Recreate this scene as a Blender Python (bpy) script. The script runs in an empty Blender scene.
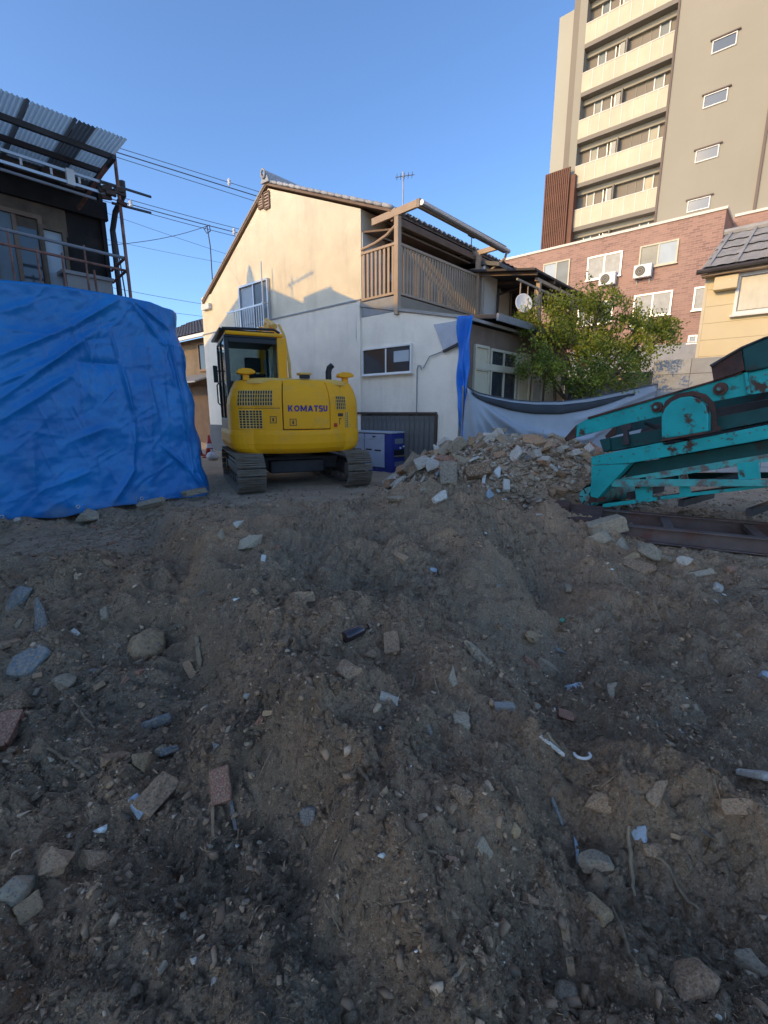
import bpy, bmesh, math, random
import numpy as np
from mathutils import Vector, Matrix, Euler, noise as mnoise

random.seed(7)
R = math.radians
scene = bpy.context.scene
C = scene.collection

# ------------------------------------------------------------------ camera, world, sun, exposure
CAM_Z, FPX, PITCH = 1.40, 460.0, math.atan(100.0 / 460.0)
cd = bpy.data.cameras.new('camera')
cam = bpy.data.objects.new('camera', cd); C.objects.link(cam)
cam.location = (0, 0, CAM_Z)
cam.rotation_euler = (R(90) - PITCH, 0, 0)
cd.sensor_fit = 'HORIZONTAL'; cd.sensor_width = 36.0; cd.lens = 36.0 * FPX / 768.0
cd.clip_start = 0.05; cd.clip_end = 2000
scene.camera = cam
scene.render.resolution_x, scene.render.resolution_y = 768, 1024

SUN_EL = R(21)
SUN_H = Vector((-0.837, -0.547, 0)).normalized()           # horizontal direction towards the sun
SUN_DIR = Vector((SUN_H.x * math.cos(SUN_EL), SUN_H.y * math.cos(SUN_EL), math.sin(SUN_EL)))
world = bpy.data.worlds.new('World'); scene.world = world; world.use_nodes = True
wn = world.node_tree.nodes; wl = world.node_tree.links
sky = wn.new('ShaderNodeTexSky'); sky.sky_type = 'NISHITA'; sky.sun_disc = False
sky.sun_elevation = SUN_EL; sky.sun_rotation = math.atan2(SUN_H.x, SUN_H.y)
sky.altitude = 50; sky.air_density = 0.8; sky.dust_density = 1.3; sky.ozone_density = 6.0
bg = wn['Background']; bg.inputs['Strength'].default_value = 0.15
wl.new(sky.outputs[0], bg.inputs['Color'])
sd = bpy.data.lights.new('sun', 'SUN'); sd.energy = 2.0; sd.angle = R(0.5); sd.color = (0.57, 0.35, 0.085)
sun = bpy.data.objects.new('sun', sd); C.objects.link(sun)
sun.location = (-30, -10, 25); sun.rotation_euler = SUN_DIR.to_track_quat('Z', 'Y').to_euler()
scene.view_settings.view_transform = 'Standard'; scene.view_settings.look = 'None'
scene.view_settings.exposure = 1.3; scene.view_settings.gamma = 1.0
scene.view_settings.use_curve_mapping = False
scene.view_settings.use_white_balance = True; scene.view_settings.white_balance_temperature = 7000; scene.view_settings.white_balance_tint = 8

# ------------------------------------------------------------------ measuring helpers
cP, sP = math.cos(PITCH), math.sin(PITCH)
def ray(u, v):
    x = (u - 384) / FPX; up = -(v - 512) / FPX
    return Vector((x, cP + sP * up, -sP + cP * up))
def at(u, v, Y):
    d = ray(u, v); t = Y / d.y
    return Vector((d.x * t, Y, CAM_Z + d.z * t))
E1 = Vector((0.7454, -0.6667, 0)); E2 = Vector((0.6667, 0.7454, 0))
class Frame:
    """upright local frame: x along d, y to the left of d, z up"""
    def __init__(s, ox, oy, d):
        s.o = Vector((ox, oy, 0)); s.d = Vector((d[0], d[1], 0)).normalized(); s.n = Vector((-s.d.y, s.d.x, 0))
        s.ang = math.atan2(s.d.y, s.d.x)
    def loc(s, p):
        q = Vector(p) - s.o
        return Vector((q.dot(s.d), q.dot(s.n), p[2]))
    def w(s, x, y, z): return s.o + s.d * x + s.n * y + Vector((0, 0, z))
    def on(s, u, v, b=0.0):            # where a sight line meets the wall plane y=b: (x, z)
        c = s.loc((0, 0, CAM_Z)); d = ray(u, v); dx, dy = d.dot(s.d), d.dot(s.n)
        t = (b - c.y) / dy
        return c.x + dx * t, CAM_Z + d.z * t
    def onx(s, u, v, a=0.0):           # the same for the plane x=a: (y, z)
        c = s.loc((0, 0, CAM_Z)); d = ray(u, v); dx, dy = d.dot(s.d), d.dot(s.n)
        t = (a - c.x) / dx
        return c.y + dy * t, CAM_Z + d.z * t

# ------------------------------------------------------------------ noise
def _hash(ix, iy, seed):
    h = (ix.astype(np.int64) * 374761393 + iy.astype(np.int64) * 668265263 + seed * 1442695041) & 0xffffffff
    h = ((h ^ (h >> 13)) * 1274126177) & 0xffffffff
    return (h ^ (h >> 16)) & 0xffffffff
def perlin(x, y, seed=0):
    x = np.asarray(x, float); y = np.asarray(y, float)
    ix = np.floor(x); iy = np.floor(y); fx = x - ix; fy = y - iy
    u = fx * fx * fx * (fx * (fx * 6 - 15) + 10); w = fy * fy * fy * (fy * (fy * 6 - 15) + 10)
    def g(ox, oy):
        a = _hash(ix + ox, iy + oy, seed) * (2 * math.pi / 4294967296.0)
        return np.cos(a) * (fx - ox) + np.sin(a) * (fy - oy)
    n0 = g(0, 0) * (1 - u) + g(1, 0) * u; n1 = g(0, 1) * (1 - u) + g(1, 1) * u
    return (n0 * (1 - w) + n1 * w) * 1.5
def fbm(x, y, oct=4, seed=0, gain=0.5):
    s = 0; a = 1.0
    for k in range(oct):
        s = s + a * perlin(np.asarray(x) * 2 ** k + 17.3 * k, np.asarray(y) * 2 ** k - 9.1 * k, seed + k); a *= gain
    return s

# ------------------------------------------------------------------ mesh building helpers
class MB:
    def __init__(s): s.v = []; s.f = []
    def add(s, vs, fs):
        b = len(s.v); s.v += [tuple(p) for p in vs]; s.f += [tuple(i + b for i in f) for f in fs]
    def box(s, x0, x1, y0, y1, z0, z1, m=None):
        vs = [(x, y, z) for z in (z0, z1) for y in (y0, y1) for x in (x0, x1)]
        if m: vs = [m(*p) for p in vs]
        s.add(vs, [(0, 2, 3, 1), (4, 5, 7, 6), (0, 1, 5, 4), (2, 6, 7, 3), (0, 4, 6, 2), (1, 3, 7, 5)])
        return s
    def prism(s, poly, d0, d1, m):
        """poly in (a, z), pushed from depth d0 to d1; m maps (a, depth, z)"""
        n = len(poly)
        s.add([m(a, d0, z) for a, z in poly] + [m(a, d1, z) for a, z in poly],
              [tuple(range(n)), tuple(range(2 * n - 1, n - 1, -1))] + [(i, i + n, (i + 1) % n + n, (i + 1) % n) for i in range(n)])
        return s
    def tube(s, pts, r, n=8, caps=True):
        pts = [Vector(p) for p in pts]; rs = r if isinstance(r, (list, tuple)) else [r] * len(pts)
        ring = []; up = None
        for i, p in enumerate(pts):
            t = (pts[min(i + 1, len(pts) - 1)] - pts[max(i - 1, 0)]).normalized()
            if up is None: up = Vector((0, 0, 1)) if abs(t.z) < .9 else Vector((1, 0, 0))
            a = t.cross(up).normalized(); b = a.cross(t).normalized(); up = b
            ring.append([p + (a * math.cos(2 * math.pi * k / n) + b * math.sin(2 * math.pi * k / n)) * rs[i] for k in range(n)])
        vs = [q for rg in ring for q in rg]; fs = []
        for i in range(len(pts) - 1):
            for k in range(n):
                fs.append((i * n + k, i * n + (k + 1) % n, (i + 1) * n + (k + 1) % n, (i + 1) * n + k))
        if caps: fs += [tuple(range(n - 1, -1, -1)), tuple((len(pts) - 1) * n + k for k in range(n))]
        s.add(vs, fs); return s
    def beam(s, p, q, w, h, up=(0, 0, 1)):
        """box section from p to q"""
        p = Vector(p); q = Vector(q); t = (q - p).normalized(); a = t.cross(Vector(up)).normalized(); b = a.cross(t).normalized()
        vs = [c + a * sx * w / 2 + b * sy * h / 2 for c in (p, q) for sx, sy in ((-1, -1), (1, -1), (1, 1), (-1, 1))]
        s.add(vs, [(3, 2, 1, 0), (4, 5, 6, 7)] + [(i, (i + 1) % 4, (i + 1) % 4 + 4, i + 4) for i in range(4)]); return s
    def cyl(s, c, axis, r, h, n=20, r2=None):
        c = Vector(c); a = Vector(axis).normalized()
        return s.tube([c, c + a * h], [r, r if r2 is None else r2], n)
    def grid(s, nu, nv, fn):
        vs = [fn(i / nu, j / nv) for j in range(nv + 1) for i in range(nu + 1)]
        s.add(vs, [(j * (nu + 1) + i, j * (nu + 1) + i + 1, (j + 1) * (nu + 1) + i + 1, (j + 1) * (nu + 1) + i) for j in range(nv) for i in range(nu)]); return s
    def mesh(s, name, mat, smooth=False, fix=True):
        me = bpy.data.meshes.new(name); me.from_pydata(s.v, [], s.f)
        if fix:
            bm = bmesh.new(); bm.from_mesh(me); bmesh.ops.recalc_face_normals(bm, faces=bm.faces); bm.to_mesh(me); bm.free()
        if smooth: me.polygons.foreach_set('use_smooth', [True] * len(me.polygons))
        if mat: me.materials.append(MAT[mat] if isinstance(mat, str) else mat)
        me.update(); return me
    def build(s, name, mat, parent=None, smooth=False, bevel=0, solid=0, fix=True, seg=2):
        o = bpy.data.objects.new(name, s.mesh(name, mat, smooth, fix)); C.objects.link(o); o.parent = parent
        if solid: m = o.modifiers.new('solid', 'SOLIDIFY'); m.thickness = solid; m.offset = 0
        if bevel: m = o.modifiers.new('bevel', 'BEVEL'); m.width = bevel; m.segments = seg; m.limit_method = 'ANGLE'; m.angle_limit = R(40)
        return o
def tag(o, label, cat, group=None):
    o['label'] = label; o['category'] = cat
    if group: o['group'] = group
    return o
def thing(name, label, cat, loc=(0, 0, 0), rotz=0, group=None):
    o = bpy.data.objects.new(name, None); C.objects.link(o); o.empty_display_size = 0.2
    o.location = loc; o.rotation_euler = (0, 0, rotz); return tag(o, label, cat, group)
def part(name, parent, mat, fn, **k):
    mb = MB(); fn(mb); return mb.build(name, mat, parent, **k)
def inst(me, name, parent=None, loc=(0, 0, 0), rot=(0, 0, 0), sc=(1, 1, 1)):
    o = bpy.data.objects.new(name, me); C.objects.link(o); o.parent = parent
    o.location = loc; o.rotation_euler = rot; o.scale = sc if not isinstance(sc, (int, float)) else (sc,) * 3
    return o

# ------------------------------------------------------------------ materials
MAT = {}
class NT:
    def __init__(s, name):
        s.m = bpy.data.materials.new(name); s.m.use_nodes = True; s.t = s.m.node_tree; s.b = s.t.nodes['Principled BSDF']; MAT[name] = s.m
        s.tc = s.t.nodes.new('ShaderNodeTexCoord')
    def n(s, typ, **k):
        x = s.t.nodes.new('ShaderNode' + typ)
        for a, b in k.items():
            if a.startswith('i_'): x.inputs[a[2:].replace('_', ' ')].default_value = b
            else: setattr(x, a, b)
        return x
    def l(s, a, b): s.t.links.new(a, b)
    def noise(s, scale, detail=4, rough=.6, vec=None, stretch=None):
        x = s.n('TexNoise'); x.inputs['Scale'].default_value = scale; x.inputs['Detail'].default_value = detail; x.inputs['Roughness'].default_value = rough
        src = vec or s.tc.outputs['Object']
        if stretch:
            mp = s.n('Mapping'); mp.inputs['Scale'].default_value = stretch; s.l(src, mp.inputs['Vector']); src = mp.outputs[0]
        s.l(src, x.inputs['Vector']); return x.outputs['Fac']
    def ramp(s, fac, lo, hi, c0=(0, 0, 0, 1), c1=(1, 1, 1, 1)):
        x = s.n('ValToRGB'); x.color_ramp.elements[0].position = lo; x.color_ramp.elements[1].position = hi
        x.color_ramp.elements[0].color = c0; x.color_ramp.elements[1].color = c1; s.l(fac, x.inputs[0]); return x.outputs[0]
    def mix(s, fac, a, b, mode='MIX'):
        x = s.n('Mix', data_type='RGBA', blend_type=mode)
        for sock, val in ((x.inputs[0], fac), (x.inputs[6], a), (x.inputs[7], b)):
            if isinstance(val, (int, float)): sock.default_value = val
            elif isinstance(val, tuple): sock.default_value = val if len(val) == 4 else val + (1,)
            else: s.l(val, sock)
        return x.outputs[2]
    def bump(s, h, strength, dist=0.01, prev=None):
        x = s.n('Bump'); x.inputs['Strength'].default_value = strength; x.inputs['Distance'].default_value = dist; s.l(h, x.inputs['Height'])
        if prev: s.l(prev, x.inputs['Normal'])
        s.l(x.outputs[0], s.b.inputs['Normal']); return x.outputs[0]
def M(name, col, rough=.75, var=.2, scale=3, bump=.15, bscale=60, bdist=.004, col2=None, sc2=2, lo=.5, hi=.65, metal=0, rand=0, streak=False, spec=.4, amt=1.0, huevar=0, dust=0):
    t = NT(name)
    n1 = t.noise(scale, 5)
    c = t.mix(t.ramp(n1, .3, .7), tuple(x * (1 - var) for x in col), tuple(min(1, x * (1 + var)) for x in col))
    if col2:
        n2 = t.noise(sc2, 6, .65, stretch=(1, 1, .18) if streak else None)
        f = t.ramp(n2, lo, hi)
        if amt < 1:
            mm = t.n('Math', operation='MULTIPLY'); t.l(f, mm.inputs[0]); mm.inputs[1].default_value = amt; f = mm.outputs[0]
        c = t.mix(f, c, col2)
    if rand:
        oi = t.n('ObjectInfo'); hs = t.n('HueSaturation'); mr = t.n('MapRange')
        mr.inputs['To Min'].default_value = 1 - rand; mr.inputs['To Max'].default_value = 1 + rand
        t.l(oi.outputs['Random'], mr.inputs['Value']); t.l(mr.outputs[0], hs.inputs['Value']); t.l(c, hs.inputs['Color'])
        if huevar:
            m2 = t.n('MapRange'); m2.inputs['To Min'].default_value = .5 - huevar; m2.inputs['To Max'].default_value = .5 + huevar
            fr = t.n('Math', operation='FRACT'); mu = t.n('Math', operation='MULTIPLY'); mu.inputs[1].default_value = 7.31
            t.l(oi.outputs['Random'], mu.inputs[0]); t.l(mu.outputs[0], fr.inputs[0]); t.l(fr.outputs[0], m2.inputs['Value']); t.l(m2.outputs[0], hs.inputs['Hue'])
        c = hs.outputs[0]
    if dust:
        c = t.mix(t.ramp(t.noise(9, 6, .7), .62 - dust * .3, .78 - dust * .25), c, (.44, .30, .18))
    t.l(c, t.b.inputs['Base Color'])
    t.b.inputs['Roughness'].default_value = rough; t.b.inputs['Metallic'].default_value = metal; t.b.inputs['Specular IOR Level'].default_value = spec
    if bump: t.bump(t.noise(bscale, 4, .7), bump, bdist)
    return t
# setting
t = NT('dirt')
ch = t.n('Attribute', attribute_name='churn').outputs['Fac']
big = t.noise(.7, 5, .6); mid = t.noise(3.2, 8, .75); fine = t.noise(26, 7, .8); grit = t.noise(120, 4, .8)
def amt(fac, k):
    g = t.n('Math', operation='MULTIPLY'); t.l(fac, g.inputs[0]); g.inputs[1].default_value = k; return g.outputs[0]
c = t.mix(t.ramp(big, .40, .60), (.400, .292, .190), (.560, .335, .190))
c = t.mix(amt(t.ramp(mid, .46, .64), .85), c, (.350, .252, .160))
pk = t.mix(t.ramp(t.noise(2.2, 6, .7), .35, .7), (.48, .335, .215), (.60, .435, .29))
c = t.mix(t.ramp(ch, .30, .62), pk, c)
c = t.mix(t.ramp(fine, .52, .66), c, (.64, .44, .275))
c = t.mix(amt(t.ramp(grit, .56, .64), .85), c, (.78, .60, .42))
c = t.mix(amt(t.ramp(t.noise(70, 6, .85), .52, .61), .75), c, (.125, .088, .060))
c = t.mix(amt(t.ramp(t.noise(1.7, 8, .75), .50, .64), .32), c, (.220, .168, .118))
t.l(c, t.b.inputs['Base Color']); t.b.inputs['Roughness'].default_value = .95; t.b.inputs['Specular IOR Level'].default_value = .2
b0 = t.bump(t.noise(34, 9, .85), 1.0, .025); b1 = t.bump(t.noise(160, 5, .85), 1.0, .009, b0)
M('stucco', (.80, .72, .545), .9, .09, 1.6, .8, 26, .014, (.50, .45, .36), 1.4, .52, .80, streak=True, amt=.6)
M('stucco_white', (.86, .79, .66), .9, .07, 1.6, .8, 26, .014, (.58, .52, .43), 1.4, .54, .80, streak=True, amt=.6)
M('stucco_plinth', (.16, .165, .17), .9, .15, 2, .5, 40, .01)
M('stucco_grey', (.66, .65, .62), .85, .06, 1.2, .3, 40, .008, (.36, .34, .32), 1.5, .6, .85, streak=True, amt=.5)
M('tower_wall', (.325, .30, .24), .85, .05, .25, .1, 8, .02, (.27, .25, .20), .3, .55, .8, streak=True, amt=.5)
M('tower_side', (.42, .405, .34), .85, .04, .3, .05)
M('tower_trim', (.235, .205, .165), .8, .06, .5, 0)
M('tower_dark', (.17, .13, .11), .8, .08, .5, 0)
M('balcony_panel', (.54, .49, .35), .6, .10, .8, 0, col2=(.50, .45, .33), sc2=1.6, lo=.5, hi=.7, streak=True)
M('lattice_brown', (.15, .065, .04), .7, .2, 1, 0)
M('white_trim', (.76, .75, .72), .6, .05, 2, 0)
M('parapet_cap', (.70, .64, .56), .7, .05, 2, 0)
t = NT('brickwork')
br = t.n('TexBrick'); mp = t.n('Mapping'); mp.inputs['Rotation'].default_value = (R(90), 0, 0)
t.l(t.tc.outputs['Object'], mp.inputs[0]); t.l(mp.outputs[0], br.inputs['Vector'])
br.inputs['Color1'].default_value = (.37, .205, .16, 1); br.inputs['Color2'].default_value = (.21, .115, .095, 1); br.inputs['Mortar'].default_value = (.36, .26, .21, 1)
br.inputs['Scale'].default_value = 1.0; br.inputs['Brick Width'].default_value = .33; br.inputs['Row Height'].default_value = .105; br.inputs['Mortar Size'].default_value = .012
br.inputs['Bias'].default_value = -.1
t.l(t.mix(t.ramp(t.noise(.5, 5), .4, .75), br.outputs['Color'], (.40, .25, .19)), t.b.inputs['Base Color']); t.b.inputs['Roughness'].default_value = .85
t.bump(br.outputs['Fac'], -.5, .02)
M('yellow_siding', (.66, .56, .36), .7, .04, 1, .1, 30, .004, (.58, .48, .31), 1.2, .6, .9, streak=True, amt=.4)
M('roof_tile_dark', (.115, .115, .12), .55, .25, 2, .2, 30, .006)
M('roof_tile_grey', (.33, .315, .29), .6, .2, 2, .2, 30, .006)
M('roof_tile_pale', (.40, .41, .42), .5, .15, 3, .2, 30, .006, rand=.15)
M('block_concrete', (.36, .37, .38), .9, .12, 2.5, .5, 50, .008, (.25, .255, .26), 1.6, .55, .8, rand=.12, streak=True)
M('mortar', (.16, .165, .17), .95, .1, 3, .3)
M('beige_wall', (.60, .50, .38), .85, .08, 1, .2)
M('wood_tan', (.47, .33, .22), .75, .15, 3, .15, 40, .004)
M('wood_brown', (.20, .135, .095), .75, .2, 3, .15, 40, .004)
M('wood_dark', (.075, .052, .04), .8, .25, 2, .2, 40, .004)
M('burnt', (.022, .019, .018), .9, .4, 2, .4, 30, .01, (.06, .04, .03), 1.5, .55, .75)
M('plaster_old', (.17, .13, .09), .9, .2, 1.5, .4, 30, .01, (.075, .06, .05), 1.1, .5, .7)
M('plaster_white', (.33, .32, .30), .85, .1, 2, .2)
M('wood_weathered', (.135, .135, .13), .85, .25, 2, .3, 40, .006, streak=True, col2=(.06, .06, .06), sc2=5, lo=.45, hi=.65)
M('cream_paint', (.60, .53, .39), .55, .08, 3, .1)
M('cream_panel', (.62, .53, .36), .6, .06, 3, .05)
M('curtain', (.68, .64, .52), .9, .06, 3, 0)
M('alu', (.52, .53, .55), .4, .06, 3, 0, metal=.6)
M('alu_brown', (.30, .235, .17), .5, .1, 3, 0)
M('alu_tan', (.42, .31, .215), .5, .1, 3, .05)
M('steel_grey', (.26, .27, .28), .5, .15, 4, .1, metal=.3)
M('steel_dark', (.045, .04, .042), .6, .3, 4, .2)
M('rust', (.085, .042, .032), .85, .35, 5, .4, 50, .006, (.04, .03, .028), 6, .5, .65)
M('rail_pipe', (.27, .13, .095), .7, .3, 6, .2, 50, .004, (.12, .06, .04), 8, .5, .65)
M('rust_rail', (.115, .085, .075), .8, .3, 3, .4, 40, .006, (.13, .055, .04), 4, .5, .7)
M('white_plastic', (.70, .70, .68), .5, .05, 3, 0)
M('black_plastic', (.02, .02, .022), .45, .2, 3, 0)
M('rubber', (.03, .03, .031), .8, .2, 5, .2)
t = M('glass_dark', (.035, .042, .05), .08, .1, 1, 0, spec=.8)
t = M('glass_mid', (.13, .165, .185), .3, .2, 1.5, 0, spec=.25)
t = M('glass_frost', (.40, .46, .50), .5, .1, 1.5, 0, spec=.2)
t = M('glass_curtain', (.40, .395, .36), .5, .14, 4, 0, spec=.2)
t = NT('glass_clear'); t.b.inputs['Base Color'].default_value = (.38, .46, .47, 1); t.b.inputs['Transmission Weight'].default_value = 1; t.b.inputs['Roughness'].default_value = .02; t.b.inputs['IOR'].default_value = 1.05; t.b.inputs['Specular IOR Level'].default_value = .9
# machines
M('yellow_paint', (.98, .405, .008), .5, .05, 2, .05, 30, .003, (.52, .33, .10), 3.5, .54, .80, amt=.7, spec=.3)
M('yellow_dusty', (.78, .44, .09), .6, .10, 3, .08, 30, .003, (.34, .27, .15), 4, .5, .75, amt=.6)
M('letter_blue', (.035, .028, .20), .5, .05, 3, 0)
M('track_steel', (0.196, 0.145, 0.098), .75, .3, 6, .4, 60, .006, (.19, .165, .14), 5, .45, .65)
M('track_mud', (.13, .108, .09), .95, .3, 6, .5, 50, .01)
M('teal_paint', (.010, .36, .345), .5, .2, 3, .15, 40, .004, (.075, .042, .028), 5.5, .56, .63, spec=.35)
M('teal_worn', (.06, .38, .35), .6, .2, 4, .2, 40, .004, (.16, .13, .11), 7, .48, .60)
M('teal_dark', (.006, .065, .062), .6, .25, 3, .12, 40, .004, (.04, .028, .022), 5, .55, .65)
M('gen_blue', (.028, .042, .21), .45, .12, 3, .05, 30, .002, (.10, .10, .14), 6, .58, .75)
M('gen_pale', (.40, .44, .54), .5, .06, 3, .05, 30, .002, (.18, .19, .22), 5, .58, .8)
M('gen_top', (.42, .45, .50), .6, .12, 4, .1)
M('cone_red', (.55, .035, .02), .5, .1, 3, 0)
# cloth
t = NT('tarp_blue')
c = t.mix(t.ramp(t.noise(1.3, 5, .6), .3, .7), (.0, .135, .40), (.0, .23, .57))
c = t.mix(t.ramp(t.noise(5, 7, .7), .56, .80), c, (.03, .27, .50))
sx = t.n('SeparateXYZ'); t.l(t.tc.outputs['Object'], sx.inputs[0]); ad = t.n('Math', operation='MULTIPLY_ADD'); t.l(t.noise(3.5, 7, .75), ad.inputs[0]); ad.inputs[1].default_value = 1.6; t.l(sx.outputs['Z'], ad.inputs[2])
c = t.mix(t.ramp(ad.outputs[0], .62, 1.15, (.55, .55, .55, 1), (0, 0, 0, 1)), c, (.17, .20, .22))
t.l(c, t.b.inputs['Base Color']); t.b.inputs['Roughness'].default_value = .33; t.b.inputs['Specular IOR Level'].default_value = .5
wv = t.n('TexWave', wave_type='BANDS', bands_direction='Z'); wv.inputs['Scale'].default_value = 55; t.l(t.tc.outputs['Object'], wv.inputs['Vector'])
b0 = t.bump(wv.outputs['Fac'], .08, .002); b1 = t.bump(t.noise(5, 7, .6, stretch=(1, 1, .6)), .6, .03, b0); t.bump(t.noise(40, 4, .7), .2, .005, b1)
t = NT('sheet_grey')
c = t.mix(t.ramp(t.noise(1.5, 5), .3, .7), (.30, .335, .375), (.40, .435, .475)); t.l(c, t.b.inputs['Base Color']); t.b.inputs['Roughness'].default_value = .5
t.bump(t.noise(6, 5, .6), .35, .02)
M('sheet_shadow', (.035, .042, .05), .6, .2, 2, .3, 8, .01)  # near-black that paints the fold shadow on the grey sheet
M('strip_blue', (.008, .17, .62), .4, .2, 4, .5, 14, .02)
# corrugated plastic lets light through
def plastic(name, col, tr):
    t = NT(name); t.b.inputs['Base Color'].default_value = col + (1,); t.b.inputs['Roughness'].default_value = .4
    tl = t.n('BsdfTranslucent'); tl.inputs['Color'].default_value = col + (1,); mx = t.n('MixShader'); mx.inputs[0].default_value = tr
    t.l(t.b.outputs[0], mx.inputs[1]); t.l(tl.outputs[0], mx.inputs[2])
    out = t.t.nodes['Material Output']; t.l(mx.outputs[0], out.inputs['Surface'])
plastic('corrugated_clear', (.56, .62, .60), .62)
plastic('corrugated_smoke', (.13, .13, .12), .5)
# debris
M('stone_tan', (0.401, 0.232, 0.119), .9, .25, 5, .35, 22, .012, (.12, .095, .075), 6, .5, .65, rand=.25, huevar=.015, dust=0.60)
M('stone_grey', (0.34, 0.288, 0.203), .9, .25, 5, .35, 22, .012, (.14, .115, .095), 6, .5, .65, rand=.3, dust=0.60)
M('stone_brown', (0.277, 0.155, 0.082), .92, .25, 5, .35, 22, .012, (.09, .075, .06), 6, .5, .65, rand=.3, dust=0.60)
M('stone_pale', (0.525, 0.488, 0.411), .85, .15, 5, .3, 22, .010, (.28, .25, .21), 6, .5, .7, rand=.2, dust=0.50)
M('slate_blue', (0.16, 0.182, 0.182), .6, .2, 8, .3, 40, .004, (.11, .105, .10), 6, .52, .68, rand=.2, dust=0.50)
M('brick_red', (0.308, 0.112, 0.071), .9, .25, 5, .35, 22, .010, (.16, .11, .085), 6, .5, .65, rand=.2, dust=0.60)
M('plaster_chip', (0.57, 0.552, 0.499), .8, .1, 6, .3, rand=.15)
M('chip_blue', (0.324, 0.378, 0.416), .5, .15, 6, .2, rand=.2)
M('stick_wood', (0.229, 0.163, 0.099), .85, .25, 20, .4, 60, .003, rand=.3)
M('bottle_glass', (.035, .022, .024), .2, .2, 5, .1, spec=.7)
M('plastic_green', (.08, .30, .19), .5, .1, 5, .1)
M('shell_white', (.62, .60, .55), .5, .1, 6, .2)
for nm, stops in (('gravel', [(0, (0.105, 0.069, 0.043)), (.35, (0.281, 0.174, 0.099)), (.62, (0.469, 0.300, 0.171)), (.82, (0.634, 0.456, 0.302)), (.93, (0.562, 0.510, 0.396)), (1, (0.800, 0.800, 0.712))]),
                  ('straw', [(0, (0.112, 0.066, 0.034)), (.6, (0.355, 0.212, 0.106)), (1, (0.619, 0.394, 0.206))]),
                  ('rubble_small', [(0, (0.171, 0.123, 0.079)), (.4, (0.360, 0.259, 0.163)), (.7, (0.495, 0.382, 0.258)), (.9, (0.512, 0.448, 0.359)), (.97, (0.512, 0.217, 0.123)), (1, (0.672, 0.744, 0.673))])):
    t = NT(nm); a = t.n('Attribute', attribute_name='tint'); r = t.n('ValToRGB'); e = r.color_ramp.elements
    e[0].position = 0; e[0].color = stops[0][1] + (1,); e[1].position = 1; e[1].color = stops[-1][1] + (1,)
    for p, cc in stops[1:-1]: x = e.new(p); x.color = cc + (1,)
    t.l(a.outputs['Fac'], r.inputs[0]); t.l(t.mix(t.ramp(t.noise(60, 4), .5, .8), r.outputs[0], (.22, .16, .11), 'MIX') if nm != 'straw' else r.outputs[0], t.b.inputs['Base Color'])
    t.b.inputs['Roughness'].default_value = .9; t.bump(t.noise(150, 3), .4, .003)
# leaves
t = NT('leaf'); a = t.n('Attribute', attribute_name='tint')
c = t.mix(a.outputs['Fac'], (.06, .12, .018), (.40, .43, .06)); t.l(c, t.b.inputs['Base Color']); t.b.inputs['Roughness'].default_value = .5
tl = t.n('BsdfTranslucent'); t.l(t.mix(.4, c, (.16, .22, .03)), tl.inputs['Color']); mx = t.n('MixShader'); mx.inputs[0].default_value = .4
t.l(t.b.outputs[0], mx.inputs[1]); t.l(tl.outputs[0], mx.inputs[2]); t.l(mx.outputs[0], t.t.nodes['Material Output'].inputs['Surface'])
M('bark', (.13, .10, .075), .9, .25, 8, .6, 30, .01)
M('cable', (.075, .085, .10), .7, .1, 3, 0)

# ------------------------------------------------------------------ the ground
def bellf(x, y, cx, cy, sx, sy, h, rot=0.0):
    c, s = math.cos(rot), math.sin(rot); dx, dy = x - cx, y - cy
    a = (dx * c + dy * s) / sx; b = (-dx * s + dy * c) / sy
    return h * np.exp(-(a * a + b * b))
def pile_shape(x, y):
    q = 1 - np.sqrt(((x - 2.45) / 2.35) ** 2 + ((y - 8.35) / 1.75) ** 2)
    p = np.clip(q, 0, 1)
    return .86 * (1 - np.exp(-2.6 * np.minimum(p * 1.25, .9))) / (1 - math.exp(-2.6)) * np.where(p > 0, 1, 0)
def base_height(x, y):
    sm = lambda q: np.clip(q, 0, 1) ** 2 * (3 - 2 * np.clip(q, 0, 1))
    wob = .12 * fbm(x * 1.1, y * 1.1, 2, 301)                                # the berm the camera stands on: steep left bank, slanting right flank
    dl = x + .12 + .60 * (y - .75) + wob; dr = .52 + .30 * (y - .75) - x + wob
    h = .30 * sm(dl / .34) * sm(dr / .60) * sm((y + .2) / 1.0) * sm((6.0 - y) / 1.2)
    h = h + bellf(x, y, .25, 4.4, 1.75, .9, .16) + bellf(x, y, .2, 5.2, 1.4, .5, .11) + bellf(x, y, -2.3, 3.45, 1.0, .5, .34)
    h = h + bellf(x, y, -1.75, 2.3, .55, .5, .14) + bellf(x, y, 1.75, 2.1, .75, 1.1, -.08)
    h = h + bellf(x, y, 2.05, 5.35, .85, .32, .24, -.75) + bellf(x, y, -.75, 5.7, .9, .45, .12) + bellf(x, y, .9, 6.3, .8, .5, .03)
    h = h + bellf(x, y, .75, 1.45, .75, .10, .08, -.7) + bellf(x, y, 1.15, 1.35, .6, .12, .10, -.75) + bellf(x, y, -1.0, 1.35, .5, .4, .04)
    return h
def churn(x, y):
    rough = np.clip(1.15 - (np.abs(y - 2.8) - 3.0) / 1.6, .12, 1) * np.clip(1.4 - (np.abs(x) - 3.5) / 3.0, .12, 1)
    flat = np.exp(-(((x + 3.3) / 1.3) ** 2 + ((y - 5.0) / .9) ** 2))       # smooth trodden spot by the tarp
    flat = np.clip(flat + np.exp(-(((x - 4.2) / 1.2) ** 2 + ((y - 4.6) / 1.2) ** 2)), 0, .85)
    return rough * (1 - flat)
PRINTS = ((-1.22, 3.65, -.10, .995, .30), (.45, 4.3, -.25, .968, .28))
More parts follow.
